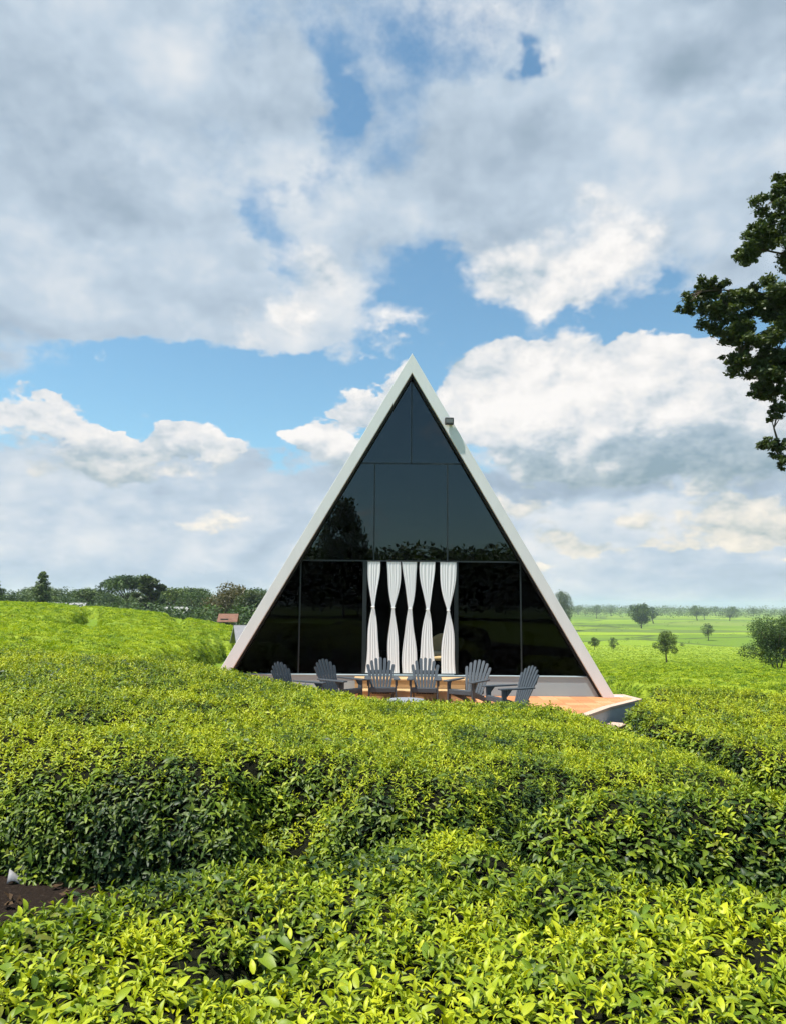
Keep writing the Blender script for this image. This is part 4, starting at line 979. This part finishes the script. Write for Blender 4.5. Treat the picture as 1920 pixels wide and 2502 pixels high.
# behind the viewer: the wood and the big tree that the dark glass mirrors
woods('mirrored_woods', 'dark tree line seen only as a reflection in the glass front', 146, 214, 24, 34, 120, 255, 325, 34, 420)
tree(-3.9, -23, 9.9, 'round', 'big dark tree seen only as a reflection in the left glass pane', 12, nleaf=9000, share=False, mat=M_TREE, width=.5)

# big dark tree whose crown reaches in from the right edge
def big_tree():
    bx, byy = 13.6, 15.4; bz = g1(bx, byy)
    root = empty('shade_tree', (bx, byy, bz)); tag(root, 'big dark leafy tree reaching in from the right edge, high against the sky', 'tree')
    o_ = np.array([bx, byy, bz - 0.0])
    # crown lobes that hang towards the cabin: world x, y, height above the eye, radius
    lobes = [(8.38, 15.0, 9.0, 0.38), (8.15, 15.0, 8.5, 0.45), (7.97, 15.0, 7.93, 0.43), (7.65, 15.0, 7.61, 0.38), (7.45, 15.0, 7.45, 0.24), (8.45, 15.0, 7.51, 0.57), (6.51, 15.0, 6.66, 0.33), (6.2, 15.0, 6.34, 0.24), (6.91, 15.0, 6.66, 0.33), (6.79, 15.0, 6.19, 0.43), (7.39, 15.1, 6.35, 0.47), (7.89, 15.0, 6.46, 0.6), (8.38, 15.0, 6.36, 0.57), (7.07, 15.0, 5.73, 0.38), (7.45, 14.9, 5.63, 0.47), (7.95, 15.0, 5.64, 0.62), (7.23, 15.0, 5.12, 0.33), (7.75, 15.0, 4.92, 0.55), (8.31, 15.0, 5.03, 0.57), (7.69, 15.0, 4.52, 0.28), (8.08, 15.0, 4.42, 0.28), (7.98, 15.0, 4.0, 0.22), (7.73, 15.0, 3.38, 0.17), (7.95, 15.0, 3.33, 0.3), (8.05, 15.0, 2.98, 0.21)]
    r_ = random.Random(4)
    for i in range(70):                       # the rest of the crown, beyond the frame
        ph = r_.uniform(0, 6.28); zz = r_.uniform(2.6, 11.5); rad = 4.6 * math.sin(math.pi * (.12 + .8 * (zz - 2.2) / 9.8)) ** .7 * math.sqrt(r_.uniform(.25, 1))
        x = bx + rad * math.cos(ph) * .95; y = byy + 1.2 + rad * math.sin(ph)
        if x < 8.9 * y / 15: continue
        lobes.append((x, y, zz, r_.uniform(.6, .95)))
    mb = MB(); T = lambda p: (p[0] - bx, p[1] - byy, p[2] + CZ - bz)
    trunk = [(bx, byy, bz - CZ - .3), (bx - .15, byy, 0.5), (bx - .5, byy, 3.0), (bx - .4, byy + .2, 6.0), (bx, byy + .3, 9.5)]
    mb.tube([T(p) for p in trunk], [.42, .32, .26, .18, .07], 12)
    mains = []
    for k in (8, 3, 16, 23, 0, 11, 27, 34, 41, 48, 55):
        if k >= len(lobes): continue
        x, y, zz, rd = lobes[k]; s0 = min(8.0, max(1.2, zz * .62)); a_ = Vector((bx - .4, byy + .1, s0)); c = Vector((x, y, zz)); pts = []
        for q in range(9):
            t_ = q / 8; w_ = a_.lerp(c, t_) + Vector((0, 0, math.sin(t_ * math.pi) * (.35 + .4 * r_.random()))) + Vector((r_.uniform(-.14, .14), r_.uniform(-.2, .2), r_.uniform(-.12, .12))) * math.sin(t_ * math.pi); pts.append(w_)
        mb.tube([T(p_) for p_ in pts], [.11 * (1 - .88 * q / 8) for q in range(9)], 7); mains.append(pts)
    for k, (x, y, zz, rd) in enumerate(lobes):
        c = Vector((x, y, zz)); best = min((p_ for pl in mains for p_ in pl[2:]), key=lambda p_: (p_ - c).length)
        if (best - c).length < .05: continue
        mid = best.lerp(c, .5) + Vector((r_.uniform(-.1, .1), r_.uniform(-.1, .1), .10 * r_.random()))
        mb.tube([T(best), T(mid), T(c)], [.028, .018, .006], 5)
        for q in range(3):
            e_ = c + Vector((r_.uniform(-1, 1), r_.uniform(-1, 1), r_.uniform(-.6, .8))) * rd * .9; mb.tube([T(mid), T(mid.lerp(e_, .5) + Vector((0, 0, .04))), T(e_)], [.012, .008, .004], 4)
    mb.build('trunk', M_BARK, root, 0, True)
    cs = [T(l_[:3]) for l_ in lobes]; rs = [l_[3] * 1.18 for l_ in lobes]
    nvis = 25
    r2 = np.random.default_rng(8)
    def sprays(cc, rr_, k):                    # break each lobe into sprays
        sc_, sr_ = [], []
        for c, rd in zip(cc, rr_):
            for q in range(k):
                d = r2.normal(size=3); d /= np.linalg.norm(d); sc_.append(np.array(c) + d * rd * r2.uniform(.2, 1.0) * np.array([1, 1, .8])); sr_.append(rd * r2.uniform(.22, .40))
        return sc_, sr_
    c1, r1 = sprays(cs[:nvis], rs[:nvis], 16); c2, r2_ = sprays(cs[nvis:], rs[nvis:], 10)
    v1, f1_, a1 = leaf_cloud(c1, r1, 85000, .085, 77, .7, .15, .05); v2, f2_, a2 = leaf_cloud(c2, r2_, 40000, .16, 78, .7, .15, .1)
    v = np.vstack([v1, v2]); f = np.vstack([f1_, f2_ + len(v1)]); ag = np.concatenate([a1, a2])
    obj('crown', npmesh('crown', v, f, M_TREE, False, {'age': ag}), root)
big_tree()

# ------------------------------------------------------------------ far buildings
def house(name, label, x, y, w, d, h, rh, rz, wall, roof, base=None, door=True):
    t_ = empty(name, (x, y, g1(x, y) - .1 if base is None else base), rz); tag(t_, label, 'building')
    m = MB(); m.box((0, 0, h / 2), (w, d, h)); m.build('wall', wall, t_)
    for s in (-1, 1):
        m = MB(); e_ = .35; m.prism([(s * -0.02, h + rh), (s * (d / 2 + e_), h - e_ * rh / (d / 2)), (s * (d / 2 + e_), h - e_ * rh / (d / 2) + .07), (s * -0.02, h + rh + .07)], 'x', -w / 2 - .3, w / 2 + .3); m.build('roof', roof, t_)
    for s in (-1, 1):
        m = MB(); m.prism([(-d / 2, h), (d / 2, h), (0, h + rh - .02)], 'x', s * (w / 2 - .06) - .05, s * (w / 2 - .06) + .05); m.build('gable', wall, t_)
    if door:
        m = MB(); m.box((-w * .2, -d / 2 - .01, 1.0), (.9, .05, 2.0)); m.build('door', M_DOORD, t_)
        for q in (.1, .33):
            m = MB(); m.box((w * q, -d / 2 - .01, h * .6), (.8, .05, .8)); m.build('window', M_DOORD, t_)
    return t_
house('farm_hut', 'small hut with orange clay roof at the foot of the left tree line', -19.2, 88, 1.7, 2.2, 1.8, .7, .1, M_WALLC, M_ROOFO, base=-3.95 + CZ)
house('shed', 'grey sheet-roofed shed peeping out behind the left white frame foot', -3.55, 26.0, 3.2, 2.6, 1.0, .5, RAD(16), M_ROOFG, M_ROOFG, door=False, base=-2.35 + CZ)
house('farm_house', 'pale low house with grey roof below the pointed evergreen', -42.3, 98, 3.6, 3, 1.7, .8, .15, M_WALLC, M_ROOFP, base=-2.85 + CZ)
house('farm_barn', 'whitish low barn roof among the trees in the middle of the left tree line', -29.3, 102, 3.0, 3, 1.6, .7, -.1, M_WALLC, M_ROOFP, base=-3.1 + CZ)

# ------------------------------------------------------------------ litter and fallen leaves on the path
pp = MB(); n_ = 6
vs = [(x * .11 - .055, y * .07 - .035, .015 + .025 * math.sin(x * 5 + y * 2) + .02 * y) for y in (0, .5, 1) for x in np.linspace(0, 1, n_)]
fs = [(j * n_ + i, j * n_ + i + 1, (j + 1) * n_ + i + 1, (j + 1) * n_ + i) for j in range(2) for i in range(n_ - 1)]
pm = npmesh('paper_scrap', np.array(vs), np.array(fs), M_PAPER, True)
o = obj('paper_scrap', pm); o.location = (-2.28, 4.78, g1(-2.28, 4.78) + .015); o.rotation_euler = (.5, .1, .35); tag(o, 'crumpled white scrap of paper on the shade-darkened soil path at left', 'paper')
o.modifiers.new('thickness', 'SOLIDIFY').thickness = .003
rd_ = np.random.default_rng(12); n = 2600
x = rd_.uniform(-4, 6, n); y = rd_.uniform(3.0, 9.8, n); V_, F_, ag = leaf_cloud(np.stack([x, y, G(x, y) + .03], -1), np.full(n, .03), 4 * n, .06, 13, .3)
tag(obj('leaf_litter', npmesh('leaf_litter', V_, F_, M_DRY, False, {'age': ag})), 'dry brown fallen leaves scattered over the soil paths', kind='stuff')

# ------------------------------------------------------------------ haze over the estate
m, t, out = newmat('haze')
pv_ = nd(t, 'ShaderNodeVolumePrincipled', ins={'Color': (0.74, 0.84, 1.0, 1), 'Density': 0.00020, 'Anisotropy': 0.2}); t.links.new(pv_.outputs[0], out.inputs['Volume'])
hz = MB(); hz.box((0, 0, 0), (11600, 11600, 50)); o = hz.build('haze', m); o.location = (0, 0, 5 - 0.0)
tag(o, 'thin pale blue haze over the whole estate', kind='stuff')
